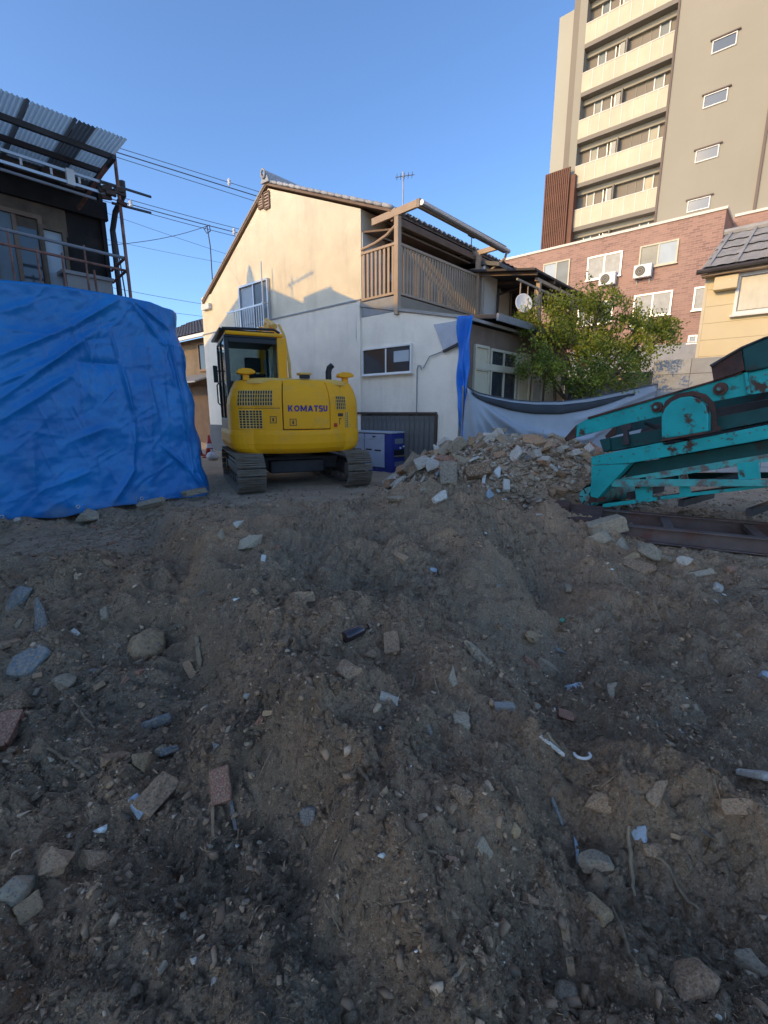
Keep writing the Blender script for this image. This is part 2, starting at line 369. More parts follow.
def print_mask(x, y):
    m = 0
    for (px, py, dx, dy, hw) in PRINTS:
        al = (x - px) * dx + (y - py) * dy; ac = (x - px) * dy - (y - py) * dx; m = m + np.exp(-(ac / hw) ** 4) * np.exp(-(al / 1.7) ** 4)
    return m
def H(x, y, full=True):
    x = np.asarray(x, float); y = np.asarray(y, float)
    h = base_height(x, y) + pile_shape(x, y)
    rough = churn(x, y)
    h = h + rough * (.12 * fbm(x * .9, y * .9, 2, 3) + .115 * fbm(x * 2.2, y * 2.2, 3, 11) - .05 * np.abs(perlin(x * 1.5 + y * 1.1, y * 1.9 - x * .4, 15)))
    mt = 0
    # caterpillar prints running from the machine towards the camera
    for (px, py, dx, dy, hw) in PRINTS:
        al = (x - px) * dx + (y - py) * dy; ac = (x - px) * dy - (y - py) * dx
        m = np.exp(-(ac / hw) ** 4) * np.exp(-(al / 1.7) ** 4)
        mt = mt + m
        w = .5 + .5 * np.sin(al * 2 * math.pi / .135 + 1.0 * fbm(x * 2.2, y * 2.2, 2, 71))
        h = h + m * (-.06 + .075 * w ** 1.4 * (.85 + .5 * perlin(x * 2.2, y * 2.2, 77)))
    if full:
        rough = rough * (1 - .8 * np.clip(mt, 0, 1))
        cl = np.abs(perlin(x * 5.5 + .4 * perlin(x * 4, y * 4, 5), y * 5.5, 21)); h = h + rough * .075 * (cl - .30) * (1 + .9 * perlin(x * .8 + 4, y * .8, 9))
        cl2 = np.abs(perlin(x * 15, y * 15, 33)); h = h + rough * .042 * (cl2 - .28) * (1 + .8 * perlin(x * 1.3, y * 1.3, 8))
        h = h + rough * (.022 * (np.abs(perlin(x * 29, y * 29, 41)) - .28) + .006 * perlin(x * 52, y * 52, 43))
        h = h + pile_shape(x, y) * .06 * fbm(x * 5, y * 5, 2, 91)
    return h
def Hs(x, y): return float(H(np.array([x]), np.array([y]))[0])
def gpt(u, v, tmax=16):
    d = ray(u, v); t = np.linspace(.5, tmax, 1600); z = CAM_Z + d.z * t - H(d.x * t, d.y * t)
    k = np.argmax(z < 0) if (z < 0).any() else len(t) - 1
    return Vector((d.x * t[k], d.y * t[k], Hs(d.x * t[k], d.y * t[k])))
def make_ground():
    tx = np.concatenate([np.arange(-6.2, -2.5, .12), np.arange(-2.5, 2.5, .0085), np.arange(2.5, 6.3, .12)]); xs = 1.25 * np.sinh(tx)
    ty = np.concatenate([np.arange(-5.6, -.55, .1), np.arange(-.55, 2.9, .0085), np.arange(2.9, 6.3, .1)]); ys = 1.0 + 1.1 * np.sinh(ty)
    X, Y = np.meshgrid(xs, ys); Z = H(X, Y)
    Z = Z + (np.random.default_rng(4).random(Z.shape) - .5) * .011 * churn(X, Y) * np.clip((Y + 1.2) / 3, .45, 1.4)
    far = np.clip((np.hypot(X, Y) - 14) / 10, 0, 1); Z = Z * (1 - far)
    nx, ny = len(xs), len(ys); co = np.stack([X, Y, Z], -1).reshape(-1, 3).astype(np.float32)
    j, i = np.meshgrid(np.arange(ny - 1), np.arange(nx - 1), indexing='ij'); a = (j * nx + i).ravel()
    q = np.stack([a, a + 1, a + nx + 1, a + nx], -1).astype(np.int32)
    me = bpy.data.meshes.new('ground'); me.vertices.add(len(co)); me.vertices.foreach_set('co', co.ravel())
    me.loops.add(q.size); me.loops.foreach_set('vertex_index', q.ravel()); me.polygons.add(len(q))
    me.polygons.foreach_set('loop_start', np.arange(0, q.size, 4, dtype=np.int32)); me.polygons.foreach_set('use_smooth', np.zeros(len(q), bool))
    me.materials.append(MAT['dirt']); me.update(calc_edges=True)
    ca = me.attributes.new('churn', 'FLOAT', 'POINT'); ca.data.foreach_set('value', (churn(X, Y) + .12 * fbm(X * 2, Y * 2, 3, 55)).ravel().astype(np.float32))
    o = bpy.data.objects.new('ground', me); C.objects.link(o); o['kind'] = 'structure'; return o
make_ground()

# ------------------------------------------------------------------ generic building pieces
def my(b): return lambda a, d, z: (a, b - d, z)          # wall plane y=b looking towards -y; d = how far it stands proud
def mx(a0): return lambda a, d, z: (a0 + d, a, z)        # wall plane x=a0 looking towards +x
def mxn(a0): return lambda a, d, z: (a0 - d, a, z)
def window(parent, m, a0, a1, z0, z1, frame='alu', glass='glass_dark', panes=2, fw=.05, proud=.05, sill=True, name='window', glasses=None):
    if a0 > a1: a0, a1 = a1, a0
    if z0 > z1: z0, z1 = z1, z0
    def fr(mb):
        mb.box(a0 - fw, a1 + fw, 0, proud, z1, z1 + fw, m); mb.box(a0 - fw, a1 + fw, 0, proud, z0 - fw, z0, m)
        mb.box(a0 - fw, a0, 0, proud, z0, z1, m); mb.box(a1, a1 + fw, 0, proud, z0, z1, m)
        for k in range(1, panes):
            a = a0 + (a1 - a0) * k / panes; mb.box(a - fw * .45, a + fw * .45, 0, proud * .8, z0, z1, m)
    w = part(name, parent, frame, fr)
    for k in range(panes):
        p0 = a0 + (a1 - a0) * k / panes; p1 = a0 + (a1 - a0) * (k + 1) / panes; e = fw * .45
        part('pane', w, (glasses or [glass] * panes)[k], lambda mb: mb.box(p0 + (e if k else 0) + .002, p1 - (e if k < panes - 1 else 0) - .002, .004, proud * (.35 + .12 * (k % 2)), z0 + .002, z1 - .002, m))
    if sill: part('sill', w, frame, lambda mb: mb.box(a0 - fw * 1.6, a1 + fw * 1.6, 0, proud * 1.8, z0 - fw * 1.7, z0 - fw - .001, m))
    return w
def tile_roof(name, parent, mat, m, a0, a1, run, pitch=.27, row=.3, amp=.03, nseg=6):
    """wavy tiled slope; m maps (along, up-slope 0..run, height above slope) to local"""
    def fn(mb):
        n = max(2, int((a1 - a0) / pitch)) * nseg; rows = max(1, int(run / row))
        for r in range(rows):
            s0, s1 = run * r / rows, run * (r + 1) / rows
            def g(u, v):
                a = a0 + (a1 - a0) * u
                return m(a, s0 + (s1 - s0) * 1.02 * v, amp * abs(math.sin(math.pi * (a - a0) / pitch)) + .035 * (1 - v))
            mb.grid(n, 1, g)
    return part(name, parent, mat, fn, smooth=False, fix=False)
def ac_unit(label, F, m, a, z, group=None, w=.80, h=.60, dpt=.28):
    o = thing('air_conditioner', label, 'air conditioner', F.w(*m(a, 0, z)), F.ang, group)
    base = Vector(m(a, 0, z)); mm = lambda p, q, r: tuple(Vector(m(a + p, q + .06, z + r)) - base)
    part('casing', o, 'white_plastic', lambda mb: mb.box(-w / 2, w / 2, 0, dpt, 0, h, mm), bevel=.015)
    def grille(mb):
        for k in range(3):
            rr = .24 - k * .08; pts = [mm(-.1 + rr * math.cos(i * math.pi / 10), dpt + .012, h / 2 + rr * math.sin(i * math.pi / 10)) for i in range(21)]
            mb.tube(pts, .008, 5)
    part('fan_grille', o, 'steel_grey', grille)
    part('fan', o, 'black_plastic', lambda mb: mb.prism([(-.1 + .23 * math.cos(i * math.pi / 10), h / 2 + .23 * math.sin(i * math.pi / 10)) for i in range(20)], dpt + .002, dpt + .008, mm))
    for s in (-1, 1): part('bracket', o, 'steel_grey', lambda mb: (mb.box(s * .3 - .02, s * .3 + .02, -.06, dpt, -.04, -.002, mm), mb.box(s * .3 - .02, s * .3 + .02, -.06, -.03, -.3, -.04, mm)))
    return o

# ------------------------------------------------------------------ cream stucco house with the balcony
FA = Frame(-6.43, 17.4, E1)
hA = thing('stucco_house', 'cream stucco gable house with lit upper wall behind the yellow excavator', 'house', FA.w(0, 0, 0), FA.ang)
xl, ze = FA.on(211, 292); xp, zp = FA.on(268, 186); xr, zr = FA.on(384, 211); xw, _ = FA.on(361, 250); xe, zx = FA.on(462, 319)
print('house A', xl, ze, xp, zp, xr, zr, xw, xe, zx)
DEP = 7.6
sl = (zp - ze) / (xp - xl); sr = (zp - zr) / (xr - xp)
part('wall', hA, 'stucco', lambda mb: mb.prism([(0, -.1), (xw, -.1), (xw, zp - sr * (xw - xp) - .06), (xp, zp - .06), (xl, ze - .06), (0, ze - .08)], 0, -DEP, my(0)))
_, zband = FA.on(360, 301)
part('ground_floor_wall', hA, 'stucco_white', lambda mb: mb.prism([(xw + .002, -.1), (xe, -.1), (xe, 3.30), (xw + .002, 3.92)], 0, -.28, my(-.012)))
part('lower_facing', hA, 'stucco_white', lambda mb: mb.prism([(.0, .95), (xw, .95), (xw, zband), (0, zband)], .004, .028, my(0)))
part('drip_edge', hA, 'steel_grey', lambda mb: mb.box(0, xw, .0, .05, zband, zband + .035, my(0)))
part('plinth', hA, 'stucco_plinth', lambda mb: mb.box(-.03, xw, .0, .05, -.1, .95, my(0)))
part('corner_pilaster', hA, 'stucco_white', lambda mb: mb.box(xw - .12, xw, .03, .07, .0, zband - .02, my(0)))
# roof slabs and tiles
TH = .055
def slab(x0, z0, x1, z1): return lambda mb: mb.prism([(x0, z0), (x1, z1), (x1, z1 - TH), (x0, z0 - TH)], .06, -DEP - .3, my(0))
xl2 = xl - .55; zl2 = ze - sl * .50
rf = part('roof', hA, 'wood_brown', slab(xl2, zl2 + .06, xp, zp + .06)); 
part('roof_slope', rf, 'wood_brown', slab(xp + .001, zp + .06, xr + .25, zr + .06 - sr * .25))
lenl = math.hypot(xp - xl2, zp - zl2); lenr = math.hypot(xr + .25 - xp, zp - zr + sr * .25)
nr = Vector((sr, 0, 1)).normalized(); nl = Vector((-sl, 0, 1)).normalized()
tile_roof('tile_course', rf, 'roof_tile_pale', lambda a, s, h: (xr + .25 - s / lenr * (xr + .25 - xp) + nr.x * h, a, zr + .075 - sr * .25 + s / lenr * (zp - zr + sr * .25) + nr.z * h), -.05, DEP + .2, lenr)
tile_roof('tile_course', rf, 'roof_tile_pale', lambda a, s, h: (xl2 + s / lenl * (xp - xl2) + nl.x * h, a, zl2 + .075 + s / lenl * (zp - zl2) + nl.z * h), -.05, DEP + .2, lenl)
tm = MB(); tm.tube([(-.02, 0, 0), (.33, 0, -.012)], [.046, .040], 10); tme = tm.mesh('verge_tile', 'roof_tile_pale', True)
NV = 18
for k in range(NV):                                         # verge tiles down the right slope, one by one
    f = (k + .1) / NV; inst(tme, 'verge_tile', rf, (xp + f * (xr + .25 - xp), -.03, zp + .12 - f * (zp - zr + sr * .25)), (0, math.atan(sr), 0), (.82, 1, 1 + .12 * random.uniform(-1, 1)))
part('verge_board', rf, 'roof_tile_grey', lambda mb: mb.prism([(xl2, zl2 + .07), (xp, zp + .07), (xp, zp + .12), (xl2, zl2 + .12)], .02, .075, my(0)))
rg = part('ridge', hA, 'roof_tile_pale', lambda mb: (mb.box(xp - .14, xp + .14, -.05, DEP + .25, zp + .06, zp + .22), mb.tube([(xp, -.06, zp + .26), (xp, DEP + .25, zp + .26)], .10, 10)))
def ornament(mb):
    mb.prism([(xp - .18, zp + .06), (xp + .2, zp + .04), (xp + .15, zp + .16), (xp + .09, zp + .28), (xp - .07, zp + .28), (xp - .13, zp + .16)], .062, .12, my(0))
    mb.tube([(xp + .085 * math.cos(i * math.pi / 8), -.15, zp + .26 + .10 * math.sin(i * math.pi / 8)) for i in range(17)], .03, 8)
part('ridge_ornament', rg, 'roof_tile_pale', ornament)
part('eave_box', hA, 'white_trim', lambda mb: mb.box(xl2 + .02, xl - .02, -.12, .28, zl2 - .22, zl2 - .05))
# upper window with guard rail, vents, lower window
(wa, wz1), (wb, wz0) = FA.on(241.5, 287), FA.on(271, 329)
w = window(hA, my(-.0), wa, wb, wz0, zband + 1.42 if False else FA.on(241.5, 289)[1], 'alu', 'glass_frost', 2, .05, .10, glasses=['glass_frost', 'glass_mid'])
zt = wz0 + .62
def guard(mb):
    mb.box(wa - .42, wb + .12, .30, .33, zt, zt + .05, my(0)); mb.box(wa - .1, wb + .12, .30, .33, wz0 - .02, wz0 + .03, my(0))
    n = 12
    for k in range(n + 1): a = wa + (wb - wa) * k / n; mb.box(a - .01, a + .01, .305, .325, wz0 + .03, zt, my(0))
    for a in (wa - .08, wb + .08): mb.box(a - .015, a + .015, .10, .33, zt + .05, zt + .08, my(0))
    mb.box(wb + .10, wb + .13, .30, .33, wz0 - .02, zt + 1.15, my(0))
part('window_guard', hA, 'alu', guard)
for u0, u1 in ((259.5, 263.8), (265.2, 270)):
    va, vz1 = FA.on(u0, 197 if u0 < 262 else 194); vb, vz0 = FA.on(u1, 207)
    vt = part('gable_vent', hA, 'wood_brown', lambda mb: (mb.box(va - .02, vb + .02, .002, .05, vz0 - .03, vz0, my(0)), mb.box(va - .02, vb + .02, .002, .05, vz1, vz1 + .03, my(0)), mb.box(va - .03, va, .002, .05, vz0, vz1, my(0)), mb.box(vb, vb + .03, .002, .05, vz0, vz1, my(0)), mb.box(va, vb, .002, .012, vz0, vz1, my(0))))
    for k in range(5):
        zz = vz0 + (vz1 - vz0) * (k + .3) / 5; part('louvre', vt, 'alu_tan', lambda mb: mb.box(va, vb, .014, .042, zz, zz + .035, my(0)))
(wa, wz1), (wb, wz0) = FA.on(364.5, 351), FA.on(411.5, 371)
window(hA, my(-.012), wa, wb, wz0, wz1, 'white_trim', 'glass_dark', 2, .035, .06)
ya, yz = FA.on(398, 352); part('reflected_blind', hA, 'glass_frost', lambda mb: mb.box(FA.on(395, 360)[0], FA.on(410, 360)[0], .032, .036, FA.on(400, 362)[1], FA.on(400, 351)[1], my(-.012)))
# conduits, flap, panelling at the foot
c1, cz = FA.on(418.5, 368); _, cz2 = FA.on(418.5, 415)
part('conduit', hA, 'steel_grey', lambda mb: mb.tube([(c1 + .12, -.05, cz - .05), (c1 + .1, -.05, cz + .04), (c1 + .03, -.05, cz + .05), (c1, -.05, cz - .03), (c1, -.05, cz2)], .014, 6))
c3, cz3 = FA.on(443, 352); part('stay_wire', hA, 'steel_grey', lambda mb: mb.tube([(c1 + .18, -.06, cz - .02), (c1 + .35, -.06, cz + .22), (c3, -.05, cz3)], .012, 6))
c4, cz4 = FA.on(358, 303); part('down_cable', hA, 'cable', lambda mb: mb.tube([(c4, -.05, cz4), (c4 - .02, -.05, cz4 - .8), (c4 + .03, -.05, FA.on(358, 355)[1])], .01, 5))
fl = [FA.on(435, 325), FA.on(462, 320.5), FA.on(460, 343), FA.on(445, 351)]
part('flashing_flap', hA, 'gen_top', lambda mb: mb.prism(fl, .02, .045, my(-.012)))
part('flap_edge', hA, 'steel_dark', lambda mb: mb.beam((fl[2][0] + .02, -.07, fl[2][1] - .02), (fl[3][0], -.07, fl[3][1] - .02), .05, .05))
(pa, pz1), (pb, _) = FA.on(340, 414), FA.on(436.5, 413)
pan = part('panelling', hA, 'wood_weathered', lambda mb: mb.box(pa - 1.5, pb, .0, .03, -.1, pz1, my(-.012)))
bw = .145; n = int((pb - pa + 1.5) / bw)
bme = MB().box(-bw / 2 + .004, bw / 2 - .004, -.02, 0, 0, pz1 + .06).mesh('board', 'wood_weathered')
for k in range(n): inst(bme, 'board', pan, (pb - (k + .5) * bw, -.045 - .003 * (k % 3), -.1))
part('cap_rail', pan, 'wood_dark', lambda mb: mb.box(pa - 1.5, pb + .03, .0, .085, pz1, pz1 + .05, my(-.012)))
part('end_post', pan, 'wood_dark', lambda mb: mb.box(pb, pb + .05, .0, .07, -.1, pz1 - .001, my(-.012)))
part('extension_body', hA, 'wood_brown', lambda mb: mb.box(xw + .05, xe - .05, .30, 3.0, -.1, 3.2))
part('extension_roof', hA, 'roof_tile_grey', lambda mb: mb.prism([(xw + .002, 3.93), (xe + .15, 3.27), (xe + .15, 3.33), (xw + .002, 4.0)], .06, -3.0, my(0)))
# TV aerial on the roof
at0 = at(403, 205, 16.5)
an = thing('tv_aerial', 'thin TV aerial on a mast behind the balcony roof', 'aerial', at0)
part('mast', an, 'steel_grey', lambda mb: mb.tube([(0, 0, -1.4), (0, 0, .95)], .02, 6))
part('boom', an, 'steel_grey', lambda mb: mb.tube([(-.25, 0, .78), (.35, 0, .86)], .015, 5))
for k in range(5): part('element', an, 'steel_grey', lambda mb: mb.tube([(-.2 + k * .12, -.2, .79 + k * .016), (-.2 + k * .12, .2, .79 + k * .016)], .010, 5))

# ------------------------------------------------------------------ balcony on the side of the stucco house
x0, x1 = xw, FA.on(398, 250)[0]; xo = FA.on(419, 204)[0]
yl0, yl1 = -.02, FA.onx(478, 280, x1)[0]
zf0, zf1 = FA.on(398, 313)[1], FA.on(398, 295)[1]; zr1 = FA.on(398, 241.5)[1]; zb = FA.on(419, 205)[1]
print('balcony', x0, x1, xo, yl1, zf0, zf1, zr1, zb)
ba = thing('timber_balcony', 'tan slatted upper balcony with open roof frame on the stucco house', 'balcony', FA.w(0, 0, 0), FA.ang)
part('floor', ba, 'wood_brown', lambda mb: mb.box(x0 + .005, x1 - .06, yl0 + .05, yl1 - .05, zf1 - .12, zf1 - .04))
for k in range(9): 
    yy = .3 + k * (yl1 - .5) / 8; part('joist', ba, 'wood_brown', lambda mb: mb.box(x0 + .005, x1 - .06, yy - .04, yy + .04, zf0 + .04, zf1 - .125))
part('fascia', ba, 'alu_brown', lambda mb: mb.box(x1 - .05, x1, yl0, yl1, zf0 + .02, zf1), bevel=.006)
part('fascia', ba, 'steel_grey', lambda mb: mb.box(x0 + .01, x1 - .052, yl0, yl0 + .045, zf0 + .04, zf1), bevel=.006)
for (px, py, mt, z0_, z1_) in ((x1 + .005, yl0, 'alu_tan', zf0 - .04, zb - .08), (x1 + .005, yl1 - .02, 'alu_tan', zf0, zb - .08)):
    part('post', ba, mt, lambda mb: mb.box(px - .06, px + .06, py - .06, py + .06, z0_, z1_), bevel=.008)
part('top_rail', ba, 'alu_tan', lambda mb: mb.box(x1 - .045, x1 + .02, yl0 + .06, yl1 - .08, zr1 - .06, zr1), bevel=.006)
part('top_rail', ba, 'alu_tan', lambda mb: mb.box(x0 + .02, x1 - .06, yl0 - .02, yl0 + .045, zr1 - .06, zr1), bevel=.006)
part('bottom_rail', ba, 'alu_tan', lambda mb: mb.box(x1 - .04, x1 + .012, yl0 + .06, yl1 - .08, zf1 + .03, zf1 + .08))
part('bottom_rail', ba, 'alu_tan', lambda mb: mb.box(x0 + .02, x1 - .06, yl0 - .01, yl0 + .035, zf1 + .03, zf1 + .08))
sme = MB().box(-.012, .012, -.032, .032, zf1 + .08, zr1 - .06).mesh('slat', 'alu_tan')
ns = 30
for k in range(ns): inst(sme, 'slat', ba, (x1 - .012, yl0 + .16 + (yl1 - yl0 - .34) * k / (ns - 1), 0))
for k in range(8): inst(sme, 'slat', ba, (x0 + .10 + (x1 - x0 - .24) * k / 7, yl0 + .012, 0), (0, 0, R(90)))
# roof frame: end rafter, outer beam with gutter, far rafter, brackets
part('rafter', ba, 'alu_tan', lambda mb: mb.beam((x0 + .4, yl0, zb - .02), (xo, yl0, zb + .03), .07, .15), bevel=.006)
part('rafter', ba, 'alu_tan', lambda mb: mb.beam((x0 + .4, yl1 - .02, zb - .04), (xo, yl1 - .02, zb + .0), .07, .13), bevel=.006)
part('outer_beam', ba, 'alu_brown', lambda mb: mb.beam((xo + .02, yl0 - .05, zb + .02), (xo + .02, yl1 + .35, zb + .02), .09, .17), bevel=.01)
part('gutter', ba, 'alu', lambda mb: mb.tube([(xo + .11, yl0 - .03, zb + .01), (xo + .11, yl1 + .4, zb - .03)], .055, 10))
part('inner_beam', ba, 'wood_brown', lambda mb: mb.beam((x1 - .12, yl0 + .06, zb - .14), (x1 - .12, yl1 - .08, zb - .14), .08, .10))
part('brace_pipe', ba, 'alu_tan', lambda mb: mb.tube([(x0 + .04, yl0, zb - .52), (x0 + .5, yl0, zb - .47), (x0 + .85, yl0, zb - .38), (x1 - .04, yl0, zb - .24)], .035, 8))
part('downpipe', ba, 'alu_tan', lambda mb: mb.tube([(xo + .11, yl1 + .3, zb - .07), (xo + .05, yl1 + .3, zb - .22), (x1 + .14, yl1 + .05, zb - .62), (x1 + .14, yl1 + .05, zf0)], .035, 8))
part('soffit', ba, 'wood_brown', lambda mb: mb.prism([(x0 + .005, zb - .12), (x1 - .2, zb - .28), (x1 - .2, zb - .24), (x0 + .005, zb - .08)], -.07, -yl1 + .1, my(0)))
part('back_wall', ba, 'stucco_grey', lambda mb: mb.box(x0 + .001, x0 + .03, yl0 + .05, yl1, zf1 - .03, zb - .13))
window(ba, mx(x0 + .03), .9, 3.4, zf1, zf1 + 1.9, 'alu_brown', 'glass_dark', 2, .06, .05, sill=False, name='sliding_door')
part('laundry_pole', ba, 'alu', lambda mb: mb.tube([(x0 + .6, .1, zf1 + 1.35), (x0 + .6, yl1 - .1, zf1 + 1.38)], .018, 6))
tm = MB(); tm.tube([(0, -.09, -.005), (0, -.045, .045), (0, 0, .06), (0, .045, .045), (0, .09, -.005)], .02, 6); tem = tm.mesh('eave_tile', 'roof_tile_pale', True)
for k in range(24): inst(tem, 'eave_tile', rf, (xr + .27, .08 + k * (yl1 + 1.5) / 24, zr + .05 - sr * .25), (0, 0, 0), (2.5, 1.05, 1))
part('eave_fascia', hA, 'wood_brown', lambda mb: mb.box(xr + .20, xr + .27, .0, DEP, zr - .17 - sr * .25, zr - .04 - sr * .25 + .0))
lampo = thing('floodlight', 'small dark floodlight on the balcony roof edge', 'lamp', FA.w(x1 + .35, 2.5, zb + .0), FA.ang)
part('stem', lampo, 'steel_dark', lambda mb: mb.tube([(0, 0, -.2), (0, 0, .08)], .012, 6))
part('head', lampo, 'black_plastic', lambda mb: mb.beam((-.02, -.1, .12), (.03, .12, .09), .09, .09), bevel=.012)

# ------------------------------------------------------------------ brown neighbour house behind the blue strip
hB = thing('brown_house', 'brown old house with cream window frames and upper veranda behind the tree', 'house', FA.w(0, 0, 0), FA.ang)
XB = xe - .02
yend = FA.onx(566, 360, XB)[0]
part('wall', hB, 'wood_brown', lambda mb: mb.box(XB - 3.0, XB, .34, yend, -.1, 3.25))
part('eave', hB, 'steel_dark', lambda mb: mb.prism([(XB - 1.2, 3.55), (XB + .36, 3.38), (XB + .36, 3.46), (XB - 1.2, 3.65)], -.85, -yend - .3, my(0)))
part('eave_edge', hB, 'steel_grey', lambda mb: mb.box(XB + .361, XB + .41, .83, yend + .3, 3.33, 3.48))
for q, (ua, ub, vt, vb, gl, n) in enumerate(((475, 486.5, 347, 366, ['cream_panel'], 1), (490.5, 515, 351, 364.5, ['glass_dark', 'glass_dark'], 2), (519, 529, 355, 367, ['cream_panel'], 1),
                             (474, 486.5, 370, 400, ['cream_panel'], 1), (490, 514.5, 371.5, 402, ['glass_dark', 'glass_dark'], 2), (519, 528, 373, 402, ['cream_panel'], 1), (533, 541, 372, 400, ['glass_curtain'], 1))):
    y0_, z1_ = FA.onx(ua, vt, XB); y1_, _ = FA.onx(ub, vt, XB); _, z0_ = FA.onx(ua, vb, XB)
    window(hB, mx(XB), y0_, y1_, z0_, z1_, 'cream_paint', panes=n, fw=.055, proud=.06, sill=False, glasses=gl)
yq0 = FA.onx(473, 360, XB)[0]; yq1 = FA.onx(531, 360, XB)[0]
part('transom', hB, 'cream_paint', lambda mb: mb.box(XB + .002, XB + .07, yq0, yq1, FA.onx(490, 369.5, XB)[1] - .03, FA.onx(490, 366, XB)[1] + .02))
part('side_panel', hB, 'cream_panel', lambda mb: mb.box(XB + .002, XB + .03, yq1 + 1.0, yend - .05, .2, 2.5))
# upper storey: pale wall next to the balcony, then the veranda with its roof
XU = x1 + .15
yu0 = yl1 + .12; yu1 = FA.onx(497, 290, XU)[0]
zt_ = FA.onx(482, 268, XU)[1]
part('upper_wall', hB, 'stucco_grey', lambda mb: mb.box(x0 - 3, XU, yu0, yu1, 3.4, zt_ + .1))
yu2 = yu1 + 4.6
part('veranda_wall', hB, 'stucco_grey', lambda mb: mb.box(x0 - 3, XU - .7, yu1 + .002, yu2, 3.4, zt_ + .1))
window(hB, mx(XU - .7), yu1 + .55, yu1 + 1.35, 3.95, 5.5, 'white_trim', 'glass_mid', 1, .07, .06, sill=False, name='veranda_door')
window(hB, mx(XU - .7), yu1 + 2.2, yu1 + 3.9, 4.3, 5.5, 'alu_brown', 'glass_dark', 2, .06, .06, sill=False)
part('main_roof', hB, 'roof_tile_dark', lambda mb: mb.prism([(x0 - 3, zt_ + 1.2), (XU + .45, zt_ - .0), (XU + .45, zt_ + .1), (x0 - 3, zt_ + 1.32)], -yu0 + .05, -yu2 - .3, my(0)))
part('gable_board', hB, 'white_trim', lambda mb: mb.prism([(XU - .5, zt_ + .0), (XU + .6, zt_ - .12), (XU + .6, zt_ + .02), (XU - .5, zt_ + .22)], -yu1 + .1, -yu1 - 1.0, my(0)))
XV = FA.on(462, 300)[0] - .1
zv = FA.onx(541, 277, XV)[1]; yv0 = FA.onx(541, 277, XV)[0] - .15; yv1 = yu2 + .3
vr = part('veranda_roof', hB, 'steel_dark', lambda mb: mb.prism([(XU - .69, zv + .38), (XV + .12, zv + .02), (XV + .12, zv + .07), (XU - .69, zv + .44)], -yv0 + .5, -yv1, my(0)))
for k in range(6):
    yy = yv0 - .3 + k * (yv1 - yv0 + .2) / 5; part('rafter', vr, 'wood_brown', lambda mb: mb.beam((XU - .68, yy, zv + .34), (XV + .1, yy, zv - .02), .06, .08))
part('veranda_beam', hB, 'alu_tan', lambda mb: mb.box(XV - .05, XV + .03, yv0 - .1, yv1 - .1, zv - .14, zv - .06))
for yy in (yv0 + .05, yv0 + 2.4, yv0 + 4.6): part('veranda_post', hB, 'alu_tan', lambda mb: mb.box(XV - .05, XV + .05, yy - .05, yy + .05, 3.46, zv - .14))
part('veranda_floor', hB, 'wood_dark', lambda mb: mb.box(XU - .69, XV + .1, yu1 + .1, yv1, 3.66, 3.80))
part('veranda_rail', hB, 'alu_brown', lambda mb: mb.box(XV - .02, XV + .02, yv0 - 1.2, yv1 - .2, 4.55, 4.60))
for k in range(14): part('baluster', hB, 'alu_brown', lambda mb: mb.box(XV - .012, XV + .012, yv0 - 1.0 + k * .42, yv0 - .975 + k * .42, 3.8, 4.55))
part('downpipe', hB, 'steel_dark', lambda mb: mb.tube([(XU + .4, yu1 + 1.0, zt_ - .1), (XU + .35, yu1 + .7, zt_ - .25), (XU + .06, yu1 - .02, zt_ - .55), (XU + .06, yu1 - .05, 3.6)], .035, 8))
part('meter_box', hB, 'steel_grey', lambda mb: (mb.box(XU - .69, XU - .5, yu1 + .15, yu1 + .4, 4.3, 4.7), mb.box(XU - .69, XU - .55, yu1 + .42, yu1 + .5, 4.2, 4.9)))
dy, dz = FA.onx(524, 303, XV + .15)
dish = thing('satellite_dish', 'round pale satellite dish on the brown house veranda', 'satellite dish', FA.w(XV + .15, dy, dz), FA.ang)
dn = Vector((.75, -.62, .25)).normalized(); da = dn.cross(Vector((0, 0, 1))).normalized(); db = da.cross(dn)
def dishfn(mb):
    rs = [(0, -.06), (.08, -.05), (.15, -.03), (.20, -.008), (.22, .0)]; n = 20
    vs = [(da * r * math.cos(2 * math.pi * k / n) + db * r * math.sin(2 * math.pi * k / n) * 1.1 + dn * h) for r, h in rs for k in range(n)]
    mb.add(vs, [(j * n + k, j * n + (k + 1) % n, (j + 1) * n + (k + 1) % n, (j + 1) * n + k) for j in range(len(rs) - 1) for k in range(n)])
part('reflector', dish, 'white_plastic', dishfn, smooth=True, solid=.012)
part('feed_arm', dish, 'steel_grey', lambda mb: mb.tube([db * -.22, db * -.14 + dn * .2, dn * .25], .013, 6))
part('feed_horn', dish, 'white_plastic', lambda mb: mb.cyl(dn * .24, dn * -1, .025, .06, 10))
part('mount', dish, 'steel_dark', lambda mb: mb.tube([dn * -.08, dn * -.2, dn * -.2 + Vector((0, 0, -.5))], .02, 6))
# blue strip hanging at the corner
bs = [FA.on(460.5, 318), FA.on(475.5, 318), FA.on(469, 441), FA.on(462.5, 441)]
def stripfn(mb):
    def g(u, v):
        a0_ = bs[0][0] + (bs[3][0] - bs[0][0]) * v ** .8; a1_ = bs[1][0] + (bs[2][0] - bs[1][0]) * v ** .7; z = bs[0][1] * (1 - v) + .05 * v
        a = a0_ + (a1_ - a0_) * u + .02 * math.sin(v * 9 + u * 2)
        return (a, -.12 - .05 * math.sin(u * 7 + 2.5 * math.sin(v * 6)) - .03 * math.sin(v * 23 + u * 4), z)
    mb.grid(14, 60, g)
tag(part('tarp_strip', None, 'strip_blue', stripfn, smooth=True, solid=.006), 'narrow bright blue tarp strip hanging at the stucco house corner', 'tarp')
bpy.data.objects['tarp_strip'].location = FA.w(0, 0, 0); bpy.data.objects['tarp_strip'].rotation_euler.z = FA.ang

